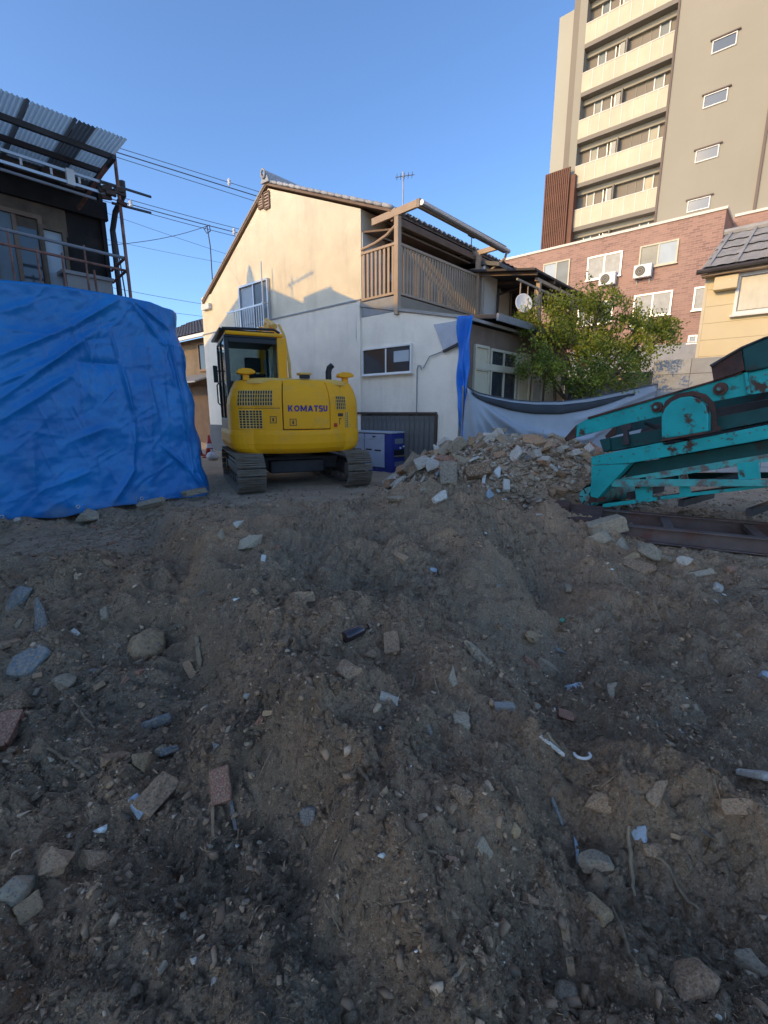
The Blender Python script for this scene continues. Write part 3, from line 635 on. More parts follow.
# ------------------------------------------------------------------ apartment tower
FT = Frame((572 - 384) / 470.7 * 31, 31, E1)
tw = thing('apartment_tower', 'tall beige apartment tower with cream balconies against the sky', 'building', FT.w(0, 0, 0), FT.ang)
xb0 = FT.on(579, 121)[0]; xb1 = FT.on(667, 125)[0]; xp0 = FT.on(569, 60)[0]
zA = FT.on(582, 74)[1]; zB = FT.on(572.5, 211)[1]; dz = (zA - zB) / 3; ph = zA - FT.on(581, 93.5)[1]
print('tower', xb0, xb1, xp0, zA, zB, dz, ph)
ZT = zB + dz * 7 + 1.2
part('wall', tw, 'tower_wall', lambda mb: mb.box(xb1, xb1 + 15, 0, 12, -.1, ZT))
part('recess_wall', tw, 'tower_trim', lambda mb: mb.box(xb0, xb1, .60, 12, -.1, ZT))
part('pier', tw, 'tower_wall', lambda mb: mb.box(xp0 + .45, xb0, 0, 12, -.1, ZT))
part('pier', tw, 'tower_trim', lambda mb: mb.box(xp0, xp0 + .44, .25, 12, -.1, ZT - .5))
xc = FT.on(557, 60, 2.0)[0]; zc_ = FT.on(563, 16, 2.0)[1]
part('side_block', tw, 'tower_side', lambda mb: mb.box(xc, FT.on(571, 60, 2.0)[0] + .6, 2.0, 11, -.1, zc_))
part('shadow_gap', tw, 'tower_dark', lambda mb: mb.box(xb1 - .1, xb1 + .0, -.06, .01, zB - 4, ZT))
part('expansion_joint', tw, 'tower_dark', lambda mb: mb.box(FT.on(761, 165)[0] - .06, FT.on(761, 165)[0] + .06, -.08, .01, 0, FT.on(767, 125)[1] + 3))
for k in range(-1, 8):
    zt_ = zB + dz * k
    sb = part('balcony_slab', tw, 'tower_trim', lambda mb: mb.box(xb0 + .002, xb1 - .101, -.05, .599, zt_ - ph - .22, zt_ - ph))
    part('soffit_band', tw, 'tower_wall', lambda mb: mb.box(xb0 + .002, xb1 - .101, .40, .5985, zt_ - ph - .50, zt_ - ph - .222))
    part('parapet', tw, 'balcony_panel', lambda mb: mb.box(xb0 + .004, xb1 - .12, -.04, .06, zt_ - ph + .002, zt_ - .05))
    part('handrail', tw, 'parapet_cap', lambda mb: mb.box(xb0 + .004, xb1 - .12, -.06, .08, zt_ - .05, zt_))
    for q in range(1, 8):
        a = xb0 + (xb1 - xb0) * q / 8; part('panel_joint', tw, 'parapet_cap', lambda mb: mb.box(a - .02, a + .02, -.055, -.041, zt_ - ph + .02, zt_ - .05))
    zf = zt_ - ph
    W = xb1 - xb0
    window(tw, my(.60), xb0 + W * .14, xb0 + W * .215, zf + .45, zf + 1.95, 'white_trim', 'glass_mid', 1, .06, .06, sill=False)
    window(tw, my(.60), xb0 + W * .80, xb0 + W * .885, zf + .45, zf + 2.0, 'white_trim', 'glass_mid', 1, .06, .06, sill=False)
    for f in (.335, .375): part('door_jamb', tw, 'alu', lambda mb: mb.box(xb0 + W * f - .018, xb0 + W * f + .018, -.598, -.50, zf, zf + 2.0, lambda a, d, z: (a, -d, z)))
    part('partition', tw, 'tower_trim', lambda mb: mb.box(xb0 + W * .46, xb0 + W * .475, .2, .599, zf, zf + 1.9))
    ac = part('condenser', tw, 'tower_side', lambda mb: mb.box(xb0 + W * .40, xb0 + W * .45, .25, .55, zf + 1.0, zf + 1.75))
    for f in (.60, .70): part('wall_joint', tw, 'tower_wall', lambda mb: mb.box(xb0 + W * f, xb0 + W * f + .03, .57, .599, zf, zf + 2.1))
for k, (uu, vv) in enumerate(((725, 43), (716, 98.5), (707.5, 154), (699, 204.5))):
    xx, zz = FT.on(uu, vv)
    w = window(tw, my(0), xx - .48, xx + .44, zz - .24, zz + .24, 'white_trim', 'glass_dark', 1, .045, .06, sill=False)
    part('visor', w, 'tower_dark', lambda mb: mb.box(xx - .62, xx + .60, 0, .12, zz + .30, zz + .35, my(0)))
# brown lattice screen
la0, lz1 = FT.on(547, 176, -.3); la1, _ = FT.on(570, 172, -.3)
lat = thing('lattice_screen', 'tall rusty brown lattice screen at the foot of the tower', 'screen', FT.w(0, -.3, 0), FT.ang)
part('screen_panel', lat, 'lattice_brown', lambda mb: mb.box(la0 + .05, la1 - .05, -.02, .05, 6, lz1))
for k in range(13): a = la0 + (la1 - la0) * k / 12; part('upright', lat, 'lattice_brown', lambda mb: mb.box(a - .04, a + .04, -.14, -.02, 6, lz1 + .03))
for k in range(12): zz = lz1 - k * .65; part('crossbar', lat, 'lattice_brown', lambda mb: mb.box(la0 - .06, la1 + .06, -.09, -.021, zz - .03, zz + .03))
part('side_frame', lat, 'lattice_brown', lambda mb: mb.box(la1 + .08, la1 + .35, .0, .5, 6, lz1 - .4))

# ------------------------------------------------------------------ brick building
FK = Frame((655 - 384) / 470.7 * 25.5, 25.5, E1)
xk0 = FK.on(500, 262)[0]; xk1 = FK.on(727, 207)[0]; zk = FK.on(655, 223.2)[1]
bk = thing('brick_building', 'low red brick building with pale parapet in front of the tower', 'building', FK.w(0, 0, 0), FK.ang)
print('brick', xk0, xk1, zk)
part('wall', bk, 'brickwork', lambda mb: mb.box(xk0, xk1, 0, 4.2, -.1, zk - .12))
part('parapet_cap', bk, 'parapet_cap', lambda mb: mb.box(xk0 - .05, xk1 + .06, -.07, 4.3, zk - .12, zk))
YR = 2.4
zk2 = FK.on(745, 212.5, YR)[1]
part('wing_wall', bk, 'brickwork', lambda mb: mb.box(xk1 + .002, xk1 + 12, YR, 4.1, -.1, zk2 - .12))
part('wing_cap', bk, 'parapet_cap', lambda mb: mb.box(xk1 + .062, xk1 + 12, YR - .07, 4.2, zk2 - .12, zk2))
def bwin(ua, ub, va, vb, gl, n=2, fr='alu'):
    a0, z1 = FK.on(ua, va); a1, _ = FK.on(ub, va); _, z0 = FK.on(ua, vb); return window(bk, my(0), a0, a1, z0, z1, fr, panes=n, fw=.07, proud=.07, glasses=gl)
bwin(545, 569, 265.5, 288, ['glass_frost', 'glass_mid'], fr='cream_paint')
bwin(589.5, 621, 259, 279.5, ['glass_curtain', 'glass_curtain'])
bwin(642, 677, 248, 267.5, ['glass_mid', 'glass_frost'], fr='cream_paint')
bwin(636, 671, 297, 317, ['glass_curtain', 'glass_curtain'])
bwin(696.5, 706, 289, 309, ['glass_curtain'], 1)
bwin(580, 612, 306, 325, ['glass_curtain', 'glass_mid'])
bwin(690, 696, 337, 342, ['glass_frost'], 1)
part('base_band', bk, 'block_concrete', lambda mb: mb.box(xk0, xk1 + .02, -.12, -.002, -.1, FK.on(660, 345)[1]))
for (uu, vv, lb) in ((608.5, 284, 'white air conditioner under the left lit window on brick wall'), (643.5, 276.5, 'white air conditioner below the tan framed window on brick wall'), (640, 328, 'white air conditioner low on brick wall beside the tree top')):
    a, z = FK.on(uu, vv); ac_unit(lb, FK, my(0), a, z - .1, 'air conditioners on the brick wall', .84, .62, .30)
rl = thing('roof_railing', 'white metal railing on the brick wing above the yellow house', 'railing', FK.w(0, YR - .4, 0), FK.ang)
ra0 = FK.on(722, 240, YR - .4)[0]; rz = FK.on(728, 242, YR - .4)[1]
part('top_rail', rl, 'white_trim', lambda mb: mb.box(ra0, ra0 + 7, -.03, .03, rz, rz + .06))
for k in range(24): part('baluster', rl, 'white_trim', lambda mb: mb.box(ra0 + k * .3, ra0 + k * .3 + .03, -.02, .02, rz - 1.0, rz))
part('floor_slab', rl, 'parapet_cap', lambda mb: mb.box(ra0 - .2, ra0 + 7.1, -.3, .399, rz - 1.25, rz - 1.0))

# ------------------------------------------------------------------ yellow house at the right
FY = Frame((703 - 384) / 470.7 * 14, 14, E1)
yh = thing('yellow_house', 'pale yellow house with grey ribbed roof behind the teal machine', 'house', FY.w(0, 0, 0), FY.ang)
yx0, yz = FY.on(708, 273)
_, yeave = FY.on(706, 270, -.35)
part('wall', yh, 'yellow_siding', lambda mb: mb.box(yx0, yx0 + 8, 0, 5.5, -.1, yeave + .12))
bh = .455
for k in range(14):
    z0 = yeave - .02 - (k + 1) * bh
    if z0 < -.4: break
    part('siding_board', yh, 'yellow_siding', lambda mb: mb.box(yx0 - .012, yx0 + 8, .001, .022, z0 + .008, z0 + bh, my(0)))
part('corner_trim', yh, 'cream_paint', lambda mb: mb.box(yx0 - .03, yx0 + .045, .0, .035, -.1, yeave - .03, my(0)))
sr_ = .52; ro = -.40
ys = part('roof', yh, 'steel_grey', lambda mb: mb.prism([(ro, yeave), (2.9, yeave + sr_ * 3.3), (2.9, yeave + sr_ * 3.3 - .12), (ro, yeave - .10)], yx0 - .12, yx0 + 8.2, lambda a, d, z: (d, a, z)))
rn = Vector((0, -sr_, 1)).normalized()
tile_roof('tile_course', ys, 'roof_tile_grey', lambda a, s, h: (a, ro + s / math.hypot(1, sr_) + rn.y * h, yeave + .02 + s * sr_ / math.hypot(1, sr_) + rn.z * h), yx0 - .1, yx0 + 8.2, 3.6, .30, .9, .018)
for k in range(9): part('roof_rib', ys, 'roof_tile_grey', lambda mb: mb.beam((yx0 + .05 + k * .62, ro + .05, yeave + .09), (yx0 + .05 + k * .62, 2.8, yeave + .09 + sr_ * 3.15), .07, .07))
part('ridge_cap', ys, 'roof_tile_grey', lambda mb: mb.tube([(yx0 - .15, 2.9, yeave + sr_ * 3.3 + .08), (yx0 + 8.2, 2.9, yeave + sr_ * 3.3 + .08)], .11, 8))
part('gutter', yh, 'steel_dark', lambda mb: mb.tube([(yx0 - .2, ro - .05, yeave - .05), (yx0 + 8.2, ro - .05, yeave - .05)], .065, 8))
part('soffit_trim', yh, 'alu_tan', lambda mb: mb.box(yx0 - .1, yx0 + 8.1, .03, .36, yeave - .16, yeave - .101, my(0)))
vx, vz = FY.on(727, 283)
part('vent_hood', yh, 'yellow_siding', lambda mb: mb.prism([(0, 0), (.26, 0), (.26, .12), (.2, .36), (0, .4)], vx - .27, vx + .27, lambda a, d, z: (d, -.022 - a, vz - .2 + z)), bevel=.01)
(wa, wz1), (wb, wz0) = FY.on(741.5, 277), FY.on(741.5, 311.5)
window(yh, my(-.0), wa, wa + 1.9, wz0, wz1, 'white_trim', 'glass_curtain', 2, .08, .09)
def curt(mb): mb.grid(60, 1, lambda u, v: (wa + .03 + 1.84 * u, -.052 - .006 * math.sin(u * 70), wz0 + .03 + (wz1 - wz0 - .06) * v))
part('curtain', yh, 'curtain', curt, smooth=True)
part('wall_lamp', yh, 'white_plastic', lambda mb: (mb.tube([(wa - .28, -.03, wz1 + .05), (wa - .26, -.18, wz1 + .0)], .03, 8), mb.tube([(wa - .26, -.16, wz1 + .03), (wa - .22, -.22, wz1 - .12)], [.035, .06], 8)))

# ------------------------------------------------------------------ block wall and low walls behind the sheet
FW = Frame((648 - 384) / 470.7 * 12, 12, E1)
_, zw = FW.on(648, 361)
bwall = thing('block_wall', 'grey concrete block wall between the tree and the yellow house', 'wall', FW.w(0, 0, 0), FW.ang)
part('mortar_core', bwall, 'mortar', lambda mb: mb.box(.01, 3.3, .012, .16, -.1, zw - .01))
bl, bhh = .80, .352
nrow = int(zw / bhh) + 1
full = MB().box(.006, bl - .006, 0, .15, .006, bhh - .006).mesh('block', 'block_concrete'); half = MB().box(.006, bl / 2 - .006, 0, .15, .006, bhh - .006).mesh('block_half', 'block_concrete')
for r in range(nrow):
    for k in range(4): inst(full, 'block', bwall, (k * bl + random.uniform(-.002, .002), random.uniform(-.004, .004), zw - (r + 1) * bhh))
    inst(half, 'block', bwall, (4 * bl, random.uniform(-.004, .004), zw - (r + 1) * bhh))
lw = thing('garden_wall', 'low beige wall lit by the sun right of the tree trunk', 'wall', (0, 0, 0))
q0 = at(596, 372, 14.2); q1 = at(652, 372, 13.0)
FG = Frame(q0.x, q0.y, q1 - q0); lw.location = FG.w(0, 0, 0); lw.rotation_euler.z = FG.ang
part('wall', lw, 'beige_wall', lambda mb: mb.box(0, 2.6, 0, .12, -.1, 2.42)); part('coping', lw, 'beige_wall', lambda mb: mb.box(-.03, 2.63, -.03, .15, 2.42, 2.48))
sh = thing('garden_shed', 'small white shed wall seen under the tree', 'shed', (0, 0, 0))
q0 = at(566, 372, 13.6); FS = Frame(q0.x, q0.y, E1); sh.location = FS.w(0, 0, 0); sh.rotation_euler.z = FS.ang
part('wall', sh, 'plaster_white', lambda mb: mb.box(0, 1.1, 0, 1.0, -.1, 2.15)); part('roof', sh, 'steel_grey', lambda mb: mb.prism([(-.1, 2.15), (1.2, 2.15), (1.2, 2.23), (-.1, 2.40)], .08, -1.1, my(0)))

# ------------------------------------------------------------------ grey sheet strung behind the rubble
p0 = at(464, 400, 9.85); p1 = at(657, 400, 11.75)
FSh = Frame(p0.x, p0.y, p1 - p0); LSH = math.hypot(p1.x - p0.x, p1.y - p0.y)
prof = [FSh.on(u, v) for u, v in ((464, 387), (478, 393), (495, 397), (512, 400), (535, 402), (560, 402), (585, 399), (610, 394), (635, 389), (657, 384.5))]
def ztop(a): return float(np.interp(a, [p[0] for p in prof], [p[1] for p in prof]))
shf = [(.0, 0, 2.6, -1.3, .05), (.0, -.05, 1.7, -1.5, .06), (.0, -.1, 1.1, -1.6, .05), (.0, -.1, .6, -1.7, .05), (1.0, -.5, 3.4, -.95, .035), (2.6, -1.0, 5.2, -.5, .04), (3.0, -.45, 5.3, -.12, .05), (3.9, -.9, 5.3, -.35, .04)]
def sheet_y(a, dzv):
    y = .05 * math.sin(a * 1.3) + .015 * math.sin(a * 5 + dzv * 3)
    for (a0, b0, a1, b1, am) in shf:
        L2 = (a1 - a0) ** 2 + (b1 - b0) ** 2; t_ = ((a - a0) * (a1 - a0) + (dzv - b0) * (b1 - b0)) / L2
        tt = min(1, max(0, t_)); ds = math.hypot(a - a0 - tt * (a1 - a0), dzv - b0 - tt * (b1 - b0))
        y -= 2.4 * am * math.exp(-(ds / .085) ** 2) * min(1, .3 + tt * 2)
    return y
shd = thing('grey_sheet', 'sagging blue-grey plastic sheet strung behind the rubble pile', 'sheet', FSh.w(0, 0, 0), FSh.ang)
def shg(u, v):
    a = u * LSH; zt = ztop(a); b = -v * (zt - .25); return (a, sheet_y(a, b), zt + b)
part('sheet', shd, 'sheet_grey', lambda mb: mb.grid(150, 40, shg), smooth=True, solid=.006)
def hem(u, v):  # shape of the dark strip that stands for a fold's shadow
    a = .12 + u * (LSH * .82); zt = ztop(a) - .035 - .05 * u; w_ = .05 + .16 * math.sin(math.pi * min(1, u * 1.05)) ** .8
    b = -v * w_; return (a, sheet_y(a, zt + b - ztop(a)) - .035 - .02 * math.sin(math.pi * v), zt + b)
part('fold_shadow', shd, 'sheet_shadow', lambda mb: mb.grid(90, 5, hem), smooth=True, solid=.006)  # shadow under the top edge, painted as a separate dark strip
part('rope', shd, 'cable', lambda mb: mb.tube([(a, sheet_y(a, 0) - .01, ztop(a) + .012) for a in np.linspace(0, LSH, 30)], .012, 6))
for a in (.04, LSH + .05): part('pole', shd, 'steel_grey', lambda mb: mb.tube([(a, .12, -.1), (a, .12, ztop(max(0, a)) + .05)], .025, 8))

# ------------------------------------------------------------------ tree
def make_tree():
    YT = 12.0
    base = at(566, 412, YT); base.z = 0
    o = thing('garden_tree', 'bushy evergreen tree with sunlit top behind the grey sheet', 'tree', base)
    lobes = [(548, 322, 30), (590, 315, 36), (622, 332, 34), (566, 350, 40), (606, 358, 38), (648, 330, 24), (668, 325, 14), (542, 358, 22), (592, 372, 18), (628, 360, 24), (574, 303, 18), (602, 298, 12), (528, 320, 14), (640, 318, 14), (556, 306, 12)]
    rnd = np.random.default_rng(5)
    L = []
    for (u, v, r) in lobes:
        r *= .94; v += 5
        c = at(u, v, YT + rnd.uniform(-.7, .7)); L.append((c - base, r / 470.7 * YT))
    tr = MB()
    for k, (dx, dy, lean) in enumerate(((0, 0, .1), (.12, .05, .45), (-.1, .08, -.25))):
        tr.tube([(dx, dy, -.1), (dx + lean * .2, dy, .8), (dx + lean * .6, dy + .05, 1.6), (dx + lean, dy, 2.4)], [.07, .055, .045, .03], 8)
    tr.build('trunk', 'bark', o, True)
    lm = MB()
    for c, r in L:
        s = Vector((random.uniform(-.1, .4), 0, 1.3 + random.uniform(0, .6))); m_ = s.lerp(c, .55) + Vector((0, 0, -.12)); lm.tube([s, m_, c], [.035, .024, .008], 6)
        for k in range(5):
            e = c + Vector(rnd.normal(0, .55, 3)) * r; lm.tube([m_.lerp(c, .5), (c + e) / 2 + Vector((0, 0, .04)), e], [.012, .008, .003], 5)
    lm.build('limbs', 'bark', o, True)
    P = []; T = []
    for c, r in L:
        nc = int(54 * (r / .9) ** 2) + 7
        for _ in range(nc):
            d = rnd.normal(0, 1, 3); d /= np.linalg.norm(d); d[2] = d[2] * .85; cc = np.array(c) + d * r * (.35 + .85 * rnd.random() ** .7)
            tint = np.clip(rnd.normal(.45, .2), 0, 1); up = d * .6 + np.array([0, 0, .5])
            for _ in range(46):
                p = cc + rnd.normal(0, .085, 3); a = rnd.normal(0, 1, 3) + up; a /= np.linalg.norm(a); b = np.cross(a, rnd.normal(0, 1, 3)); b /= np.linalg.norm(b); n_ = np.cross(a, b)
                l = rnd.uniform(.05, .095); w = l * .27
                P += [p, p + a * l * .5 + b * w + n_ * .006, p + a * l, p + a * l * .5 - b * w + n_ * .006]; T.append(np.clip(tint + rnd.normal(0, .15), 0, 1))
    n = len(T); me = bpy.data.meshes.new('crown'); me.from_pydata([tuple(p) for p in P], [], [(4 * i, 4 * i + 1, 4 * i + 2, 4 * i + 3) for i in range(n)])
    at_ = me.attributes.new('tint', 'FLOAT', 'FACE'); at_.data.foreach_set('value', np.array(T, np.float32)); me.materials.append(MAT['leaf'])
    c_ = bpy.data.objects.new('crown', me); C.objects.link(c_); c_.parent = o; print('leaves', n)
make_tree()

# ------------------------------------------------------------------ left: tarp-wrapped old building
FL = Frame(-3.02, 7.94, E2)
prf = [FL.on(u, v) for u, v in ((0, 281), (30, 283.5), (60, 287), (100, 293.5), (132, 299), (160, 305), (177, 311))]
print('tarp', prf)
rt = np.random.default_rng(3)
folds = []
def fpx(u0, v0, u1, v1, am, w): a = FL.on(u0, v0); b = FL.on(u1, v1); folds.append((a[0], a[1], b[0], b[1], am, w))
for (u0, v0, u1, v1, am, w) in ((118, 299, 72, 326, .06, .05), (72, 326, 0, 355, .05, .05), (98, 328, 0, 398, .05, .045), (60, 357, 0, 384, .035, .04), (75, 372, 0, 420, .04, .05), (120, 362, 133, 420, .06, .035), (133, 420, 131, 470, .05, .05),
    (131, 470, 112, 500, .05, .06), (134, 302, 170, 345, .04, .035), (138, 302, 178, 330, .045, .03), (170, 345, 180, 400, .03, .04), (176, 330, 192, 470, .05, .03), (160, 445, 188, 470, .04, .03), (188, 470, 203, 494, .05, .03),
    (150, 380, 160, 450, .03, .05), (80, 335, 92, 362, .035, .035), (110, 425, 60, 445, .025, .06), (40, 300, 0, 312, .02, .05), (120, 365, 75, 362, -.03, .05), (90, 470, 40, 490, .03, .06), (30, 430, 35, 500, .03, .06), (165, 350, 168, 440, .025, .06), (148, 318, 150, 470, .03, .06), (110, 330, 118, 360, .03, .03)):
    fpx(u0, v0, u1, v1, am, w)
for k in range(46):
    a0 = rt.uniform(-7.5, -.3); z0 = rt.uniform(.2, 2.9); an_ = rt.normal(.5, .5); ln = rt.uniform(.25, .8); folds.append((a0, z0, a0 + ln * math.cos(an_), z0 + ln * math.sin(an_), rt.uniform(-.010, .014), rt.uniform(.02, .05)))
for k in range(120):
    a0 = rt.uniform(-7.5, -1.0); z0 = rt.uniform(.1, 2.8); an_ = rt.normal(.62, .16); ln = rt.uniform(.3, 1.1); folds.append((a0, z0, a0 + ln * math.cos(an_), z0 + ln * math.sin(an_), rt.uniform(.002, .009), rt.uniform(.012, .030)))
for k in range(46):
    a0 = rt.uniform(-2.2, -.1); z0 = rt.uniform(.1, 2.0); an_ = rt.normal(1.75, .16); ln = rt.uniform(.4, 1.2); folds.append((a0, z0, a0 + ln * math.cos(an_), z0 + ln * math.sin(an_), rt.uniform(.003, .012), rt.uniform(.014, .034)))
FO = np.array(folds)
def tarp_mesh(mb):
    NA, NZ = 620, 210
    A = np.concatenate([np.linspace(-8, -3.2, 121)[:-1], np.linspace(-3.2, 0, NA + 1 - 120)]); V = np.linspace(0, 1, NZ + 1); AA, VV = np.meshgrid(A, V)
    ZT_ = np.interp(AA, [p[0] for p in prf] + [0.0], [p[1] for p in prf] + [prf[-1][1] - .03])
    zb_ = .02 + .05 * fbm(AA * 1.1, AA * 0, 2, 5); ZZ = zb_ + (ZT_ - zb_) * VV
    Yy = .06 * fbm(AA * .5, ZZ * .5, 2, 61) + .022 * fbm(AA * 1.8 + ZZ * .9, ZZ * 2.4 - AA, 3, 63) - .10 * (1 - VV) ** 3
    for a0, z0, a1, z1, am, w in FO:
        L2 = (a1 - a0) ** 2 + (z1 - z0) ** 2 + 1e-6; t_ = np.clip(((AA - a0) * (a1 - a0) + (ZZ - z0) * (z1 - z0)) / L2, 0, 1)
        ds = np.hypot(AA - a0 - t_ * (a1 - a0), ZZ - z0 - t_ * (z1 - z0)); tp = np.sin(np.pi * np.clip(.12 + .76 * t_, 0, 1))
        Yy = Yy - am * 1.15 * tp * (.55 * np.exp(-(ds / w) ** 2) + .6 * np.exp(-ds / (w * .7)))
    for g in range(14): Yy = Yy - .003 * np.exp(-np.abs(AA + .28 + g * .57 + .02 * fbm(ZZ, AA * 0, 2, 9)) / .010)      # creases left from folding
    for g in range(6): Yy = Yy - .003 * np.exp(-np.abs(ZZ - .28 - g * .52 - .02 * fbm(AA, AA * 0, 2, 8)) / .010)
    # crumpled hem, leaning foot at the free end, rounded shoulder over the top
    AA2 = AA + .02 * (AA > -1) - .27 * np.clip((AA + 1.2) / 1.2, 0, 1) * VV ** 1.4 + .03 * np.sin(ZZ * 9) * np.clip((AA + .4) / .4, 0, 1)
    Yy = Yy + .25 * np.clip((AA + .25) / .25, 0, 1) ** 2
    rows = [[(AA2[j, i], Yy[j, i], ZZ[j, i]) for i in range(NA + 1)] for j in range(NZ + 1)]
    top = rows[-1]
    for k, (dy, dzz) in enumerate(((.03, .02), (.08, .035), (.2, .04), (.5, .0), (1.0, -.06))): rows.append([(x, y + dy, z + dzz) for x, y, z in top])
    n = NA + 1; mb.add([p for r in rows for p in r], [(j * n + i, j * n + i + 1, (j + 1) * n + i + 1, (j + 1) * n + i) for j in range(len(rows) - 1) for i in range(NA)])
tp = tag(part('blue_tarp', None, 'tarp_blue', tarp_mesh, smooth=True, solid=.004, fix=False), 'large wrinkled blue tarp hung along the old building at left', 'tarp')
tp.location = FL.w(0, 0, 0); tp.rotation_euler.z = FL.ang

for k in range(9):
    ev = inst(None, 'eyelet', tp, (0, 0, 0)) if False else part('eyelet', tp, 'alu', lambda mb: mb.tube([(-.35 - k * .85 + .022 * math.cos(t_), -.145 + .03 * math.sin(k), .10 + .022 * math.sin(t_)) for t_ in np.linspace(0, 6.283, 13)], .007, 6))
lb = thing('old_building', 'partly burnt old building with corrugated awning above the blue tarp', 'building', FL.w(0, 0, 0), FL.ang)
WY = 1.6; XR = FL.on(103, 235, WY)[0]; print('left building right end', XR)
part('wall', lb, 'burnt', lambda mb: mb.prism([(WY, -.1), (3.3, -.1), (3.3, 6.45), (WY, 5.70)], -8.2, XR, lambda a, d, z: (d, a, z)))
part('roof', lb, 'roof_tile_dark', lambda mb: mb.prism([(WY - .20, 5.62), (3.42, 6.51), (3.42, 6.60), (WY - .20, 5.72)], -8.4, XR + .12, lambda a, d, z: (d, a, z)))
m = my(WY)
def wr(name, mat, ua, va, ub, vb, d0, d1, bev=0):
    a0, z1 = FL.on(ua, va, WY); a1, _ = FL.on(ub, va, WY); _, z0 = FL.on(ua, vb, WY); return part(name, lb, mat, lambda mb: mb.box(min(a0, a1), max(a0, a1), d0, d1, min(z0, z1), max(z0, z1), m), bevel=bev)
wr('plaster_patch', 'plaster_old', -60, 165, 58, 208, .002, .03)
wr('eave_beam', 'burnt', -80, 150, 98, 172, .004, .10)
a0, z1 = FL.on(-40, 204, WY); a1, _ = FL.on(36, 223, WY); z0 = 3.0; z1 = FL.on(30, 219, WY)[1]
window(lb, m, a0, a1, z0, z1, 'wood_brown', 'glass_dark', 3, .06, .08, sill=False, glasses=['glass_dark', 'glass_mid', 'glass_dark'])
a0, z1 = FL.on(41, 226, WY); a1, _ = FL.on(60, 230, WY)
window(lb, m, a0, a1, 3.0, z1 - .05, 'plaster_old', 'glass_frost', 1, .05, .09, sill=False, name='door')
a0 = FL.on(61.5, 280, WY)[0]
part('white_box', lb, 'plaster_white', lambda mb: mb.box(a0, XR - .05, .03, .28, 2.6, FL.on(80, 276, WY - .28)[1], m))
part('box_lid', lb, 'plaster_white', lambda mb: mb.box(a0 - .06, XR - .02, .03, .32, FL.on(80, 276, WY - .28)[1], FL.on(80, 276, WY - .28)[1] + .05, m))
part('corner_post', lb, 'burnt', lambda mb: mb.box(XR - .03, XR + .03, .002, .08, -.1, 5.2, m))
part('corner_pipe', lb, 'steel_dark', lambda mb: mb.tube([(XR + .12, WY - .1, 3.0), (XR + .12, WY - .1, 4.35), (XR + .14, WY - .25, 4.6), (XR + .2, WY - .5, 4.8), (XR + .2, WY - .5, 5.0)], .045, 8))
part('balcony_deck', lb, 'wood_dark', lambda mb: mb.box(-8, XR + .25, .75, WY, 2.72, 2.86))
# railing of the upper gallery
YG = .75
ra, rz1 = FL.on(124, 256, YG); _, rz2 = FL.on(124, 269, YG)
rz1 = (rz1 + FL.on(0, 229, YG)[1]) / 2; rz2 = (rz2 + FL.on(0, 243, YG)[1]) / 2
part('rail', lb, 'steel_grey', lambda mb: mb.tube([(-7.5, YG, rz1 + .05), (ra, YG, rz1 - .02)], .024, 8))
part('rail', lb, 'rail_pipe', lambda mb: mb.tube([(-7.5, YG, rz2 + .05), (ra, YG, rz2 - .02)], .02, 8))
for zz in (rz1, rz2): part('return_rail', lb, 'rail_pipe', lambda mb: mb.tube([(ra, YG, zz - .03), (XR + .04, WY - .08, zz - .05)], .02, 8))
for k in range(22):
    a = ra - .55 - k * .30; part('baluster', lb, 'rail_pipe', lambda mb: mb.tube([(a, YG, 2.86), (a, YG, rz2 + .04 if k % 3 else rz1 + .03)], .014, 6))
part('scaffold_pole', lb, 'rail_pipe', lambda mb: mb.tube([(ra + .03, YG - .06, .0), (ra - .0, YG - .05, FL.on(115, 195, YG)[1] + .7)], .026, 8))
part('scaffold_pole', lb, 'rail_pipe', lambda mb: mb.tube([(ra - .32, YG + .35, 2.8), (ra - .34, YG + .35, rz1 - .2)], .018, 8))
part('stay', lb, 'cable', lambda mb: mb.tube([(XR + .15, WY - .1, 4.5), (ra + .05, YG + .2, 2.9)], .012, 5))
# corrugated awning: purlins, rafters, one sheet at a time
zo = FL.on(125, 148, .10)[1]; ao = FL.on(125, 148, .10)[0]; zi = FL.on(106, 188, 1.45)[1]
zo = (zo + FL.on(0, 93, .10)[1]) / 2
print('awning', ao, zo, zi)
aw = part('awning_frame', lb, 'steel_dark', lambda mb: [mb.beam((-8, .10 + 1.35 * f + .1, zo + (zi - zo) * f - .07), (ao - .06, .10 + 1.35 * f + .1, zo + (zi - zo) * f - .07), .05, .07) for f in (.14, .5, .88)])
for a in (ao - .10, ao - 1.45, ao - 2.9, ao - 4.4): part('rafter', aw, 'steel_dark', lambda mb: mb.beam((a, .25, zo - .13), (a, 1.5, zi - .13), .05, .06))
part('strut', aw, 'rail_pipe', lambda mb: mb.beam((ao - .10, .5, zo - .15), (ao - .28, 1.4, zi - .45), .04, .04))
ub_ = [-150, -60, -20, 22.5, 28.5, 71, 76, 95, 125]; cl_ = [0, 1, 0, 1, 0, 1, 2, 0]
for k in range(8):
    a0 = FL.on(ub_[k], 93 + ub_[k] * .44, .10)[0]; a1 = FL.on(ub_[k + 1], 93 + ub_[k + 1] * .44, .10)[0]
    def pan_(mb):
        n = max(6, int((a1 - a0) / .0065))
        mb.grid(n, 4, lambda u, v: (a0 + (a1 - a0) * u, .0 + 1.5 * v, zo + .03 + (zi - zo) * v + 0.009 * math.sin((a0 + (a1 - a0) * u) * 2 * math.pi / .05) + (.012 if k % 2 else 0)))
    part('roof_sheet', aw, ['corrugated_clear', 'corrugated_smoke', 'corrugated_smoke'][cl_[k]], pan_, smooth=True, fix=False)
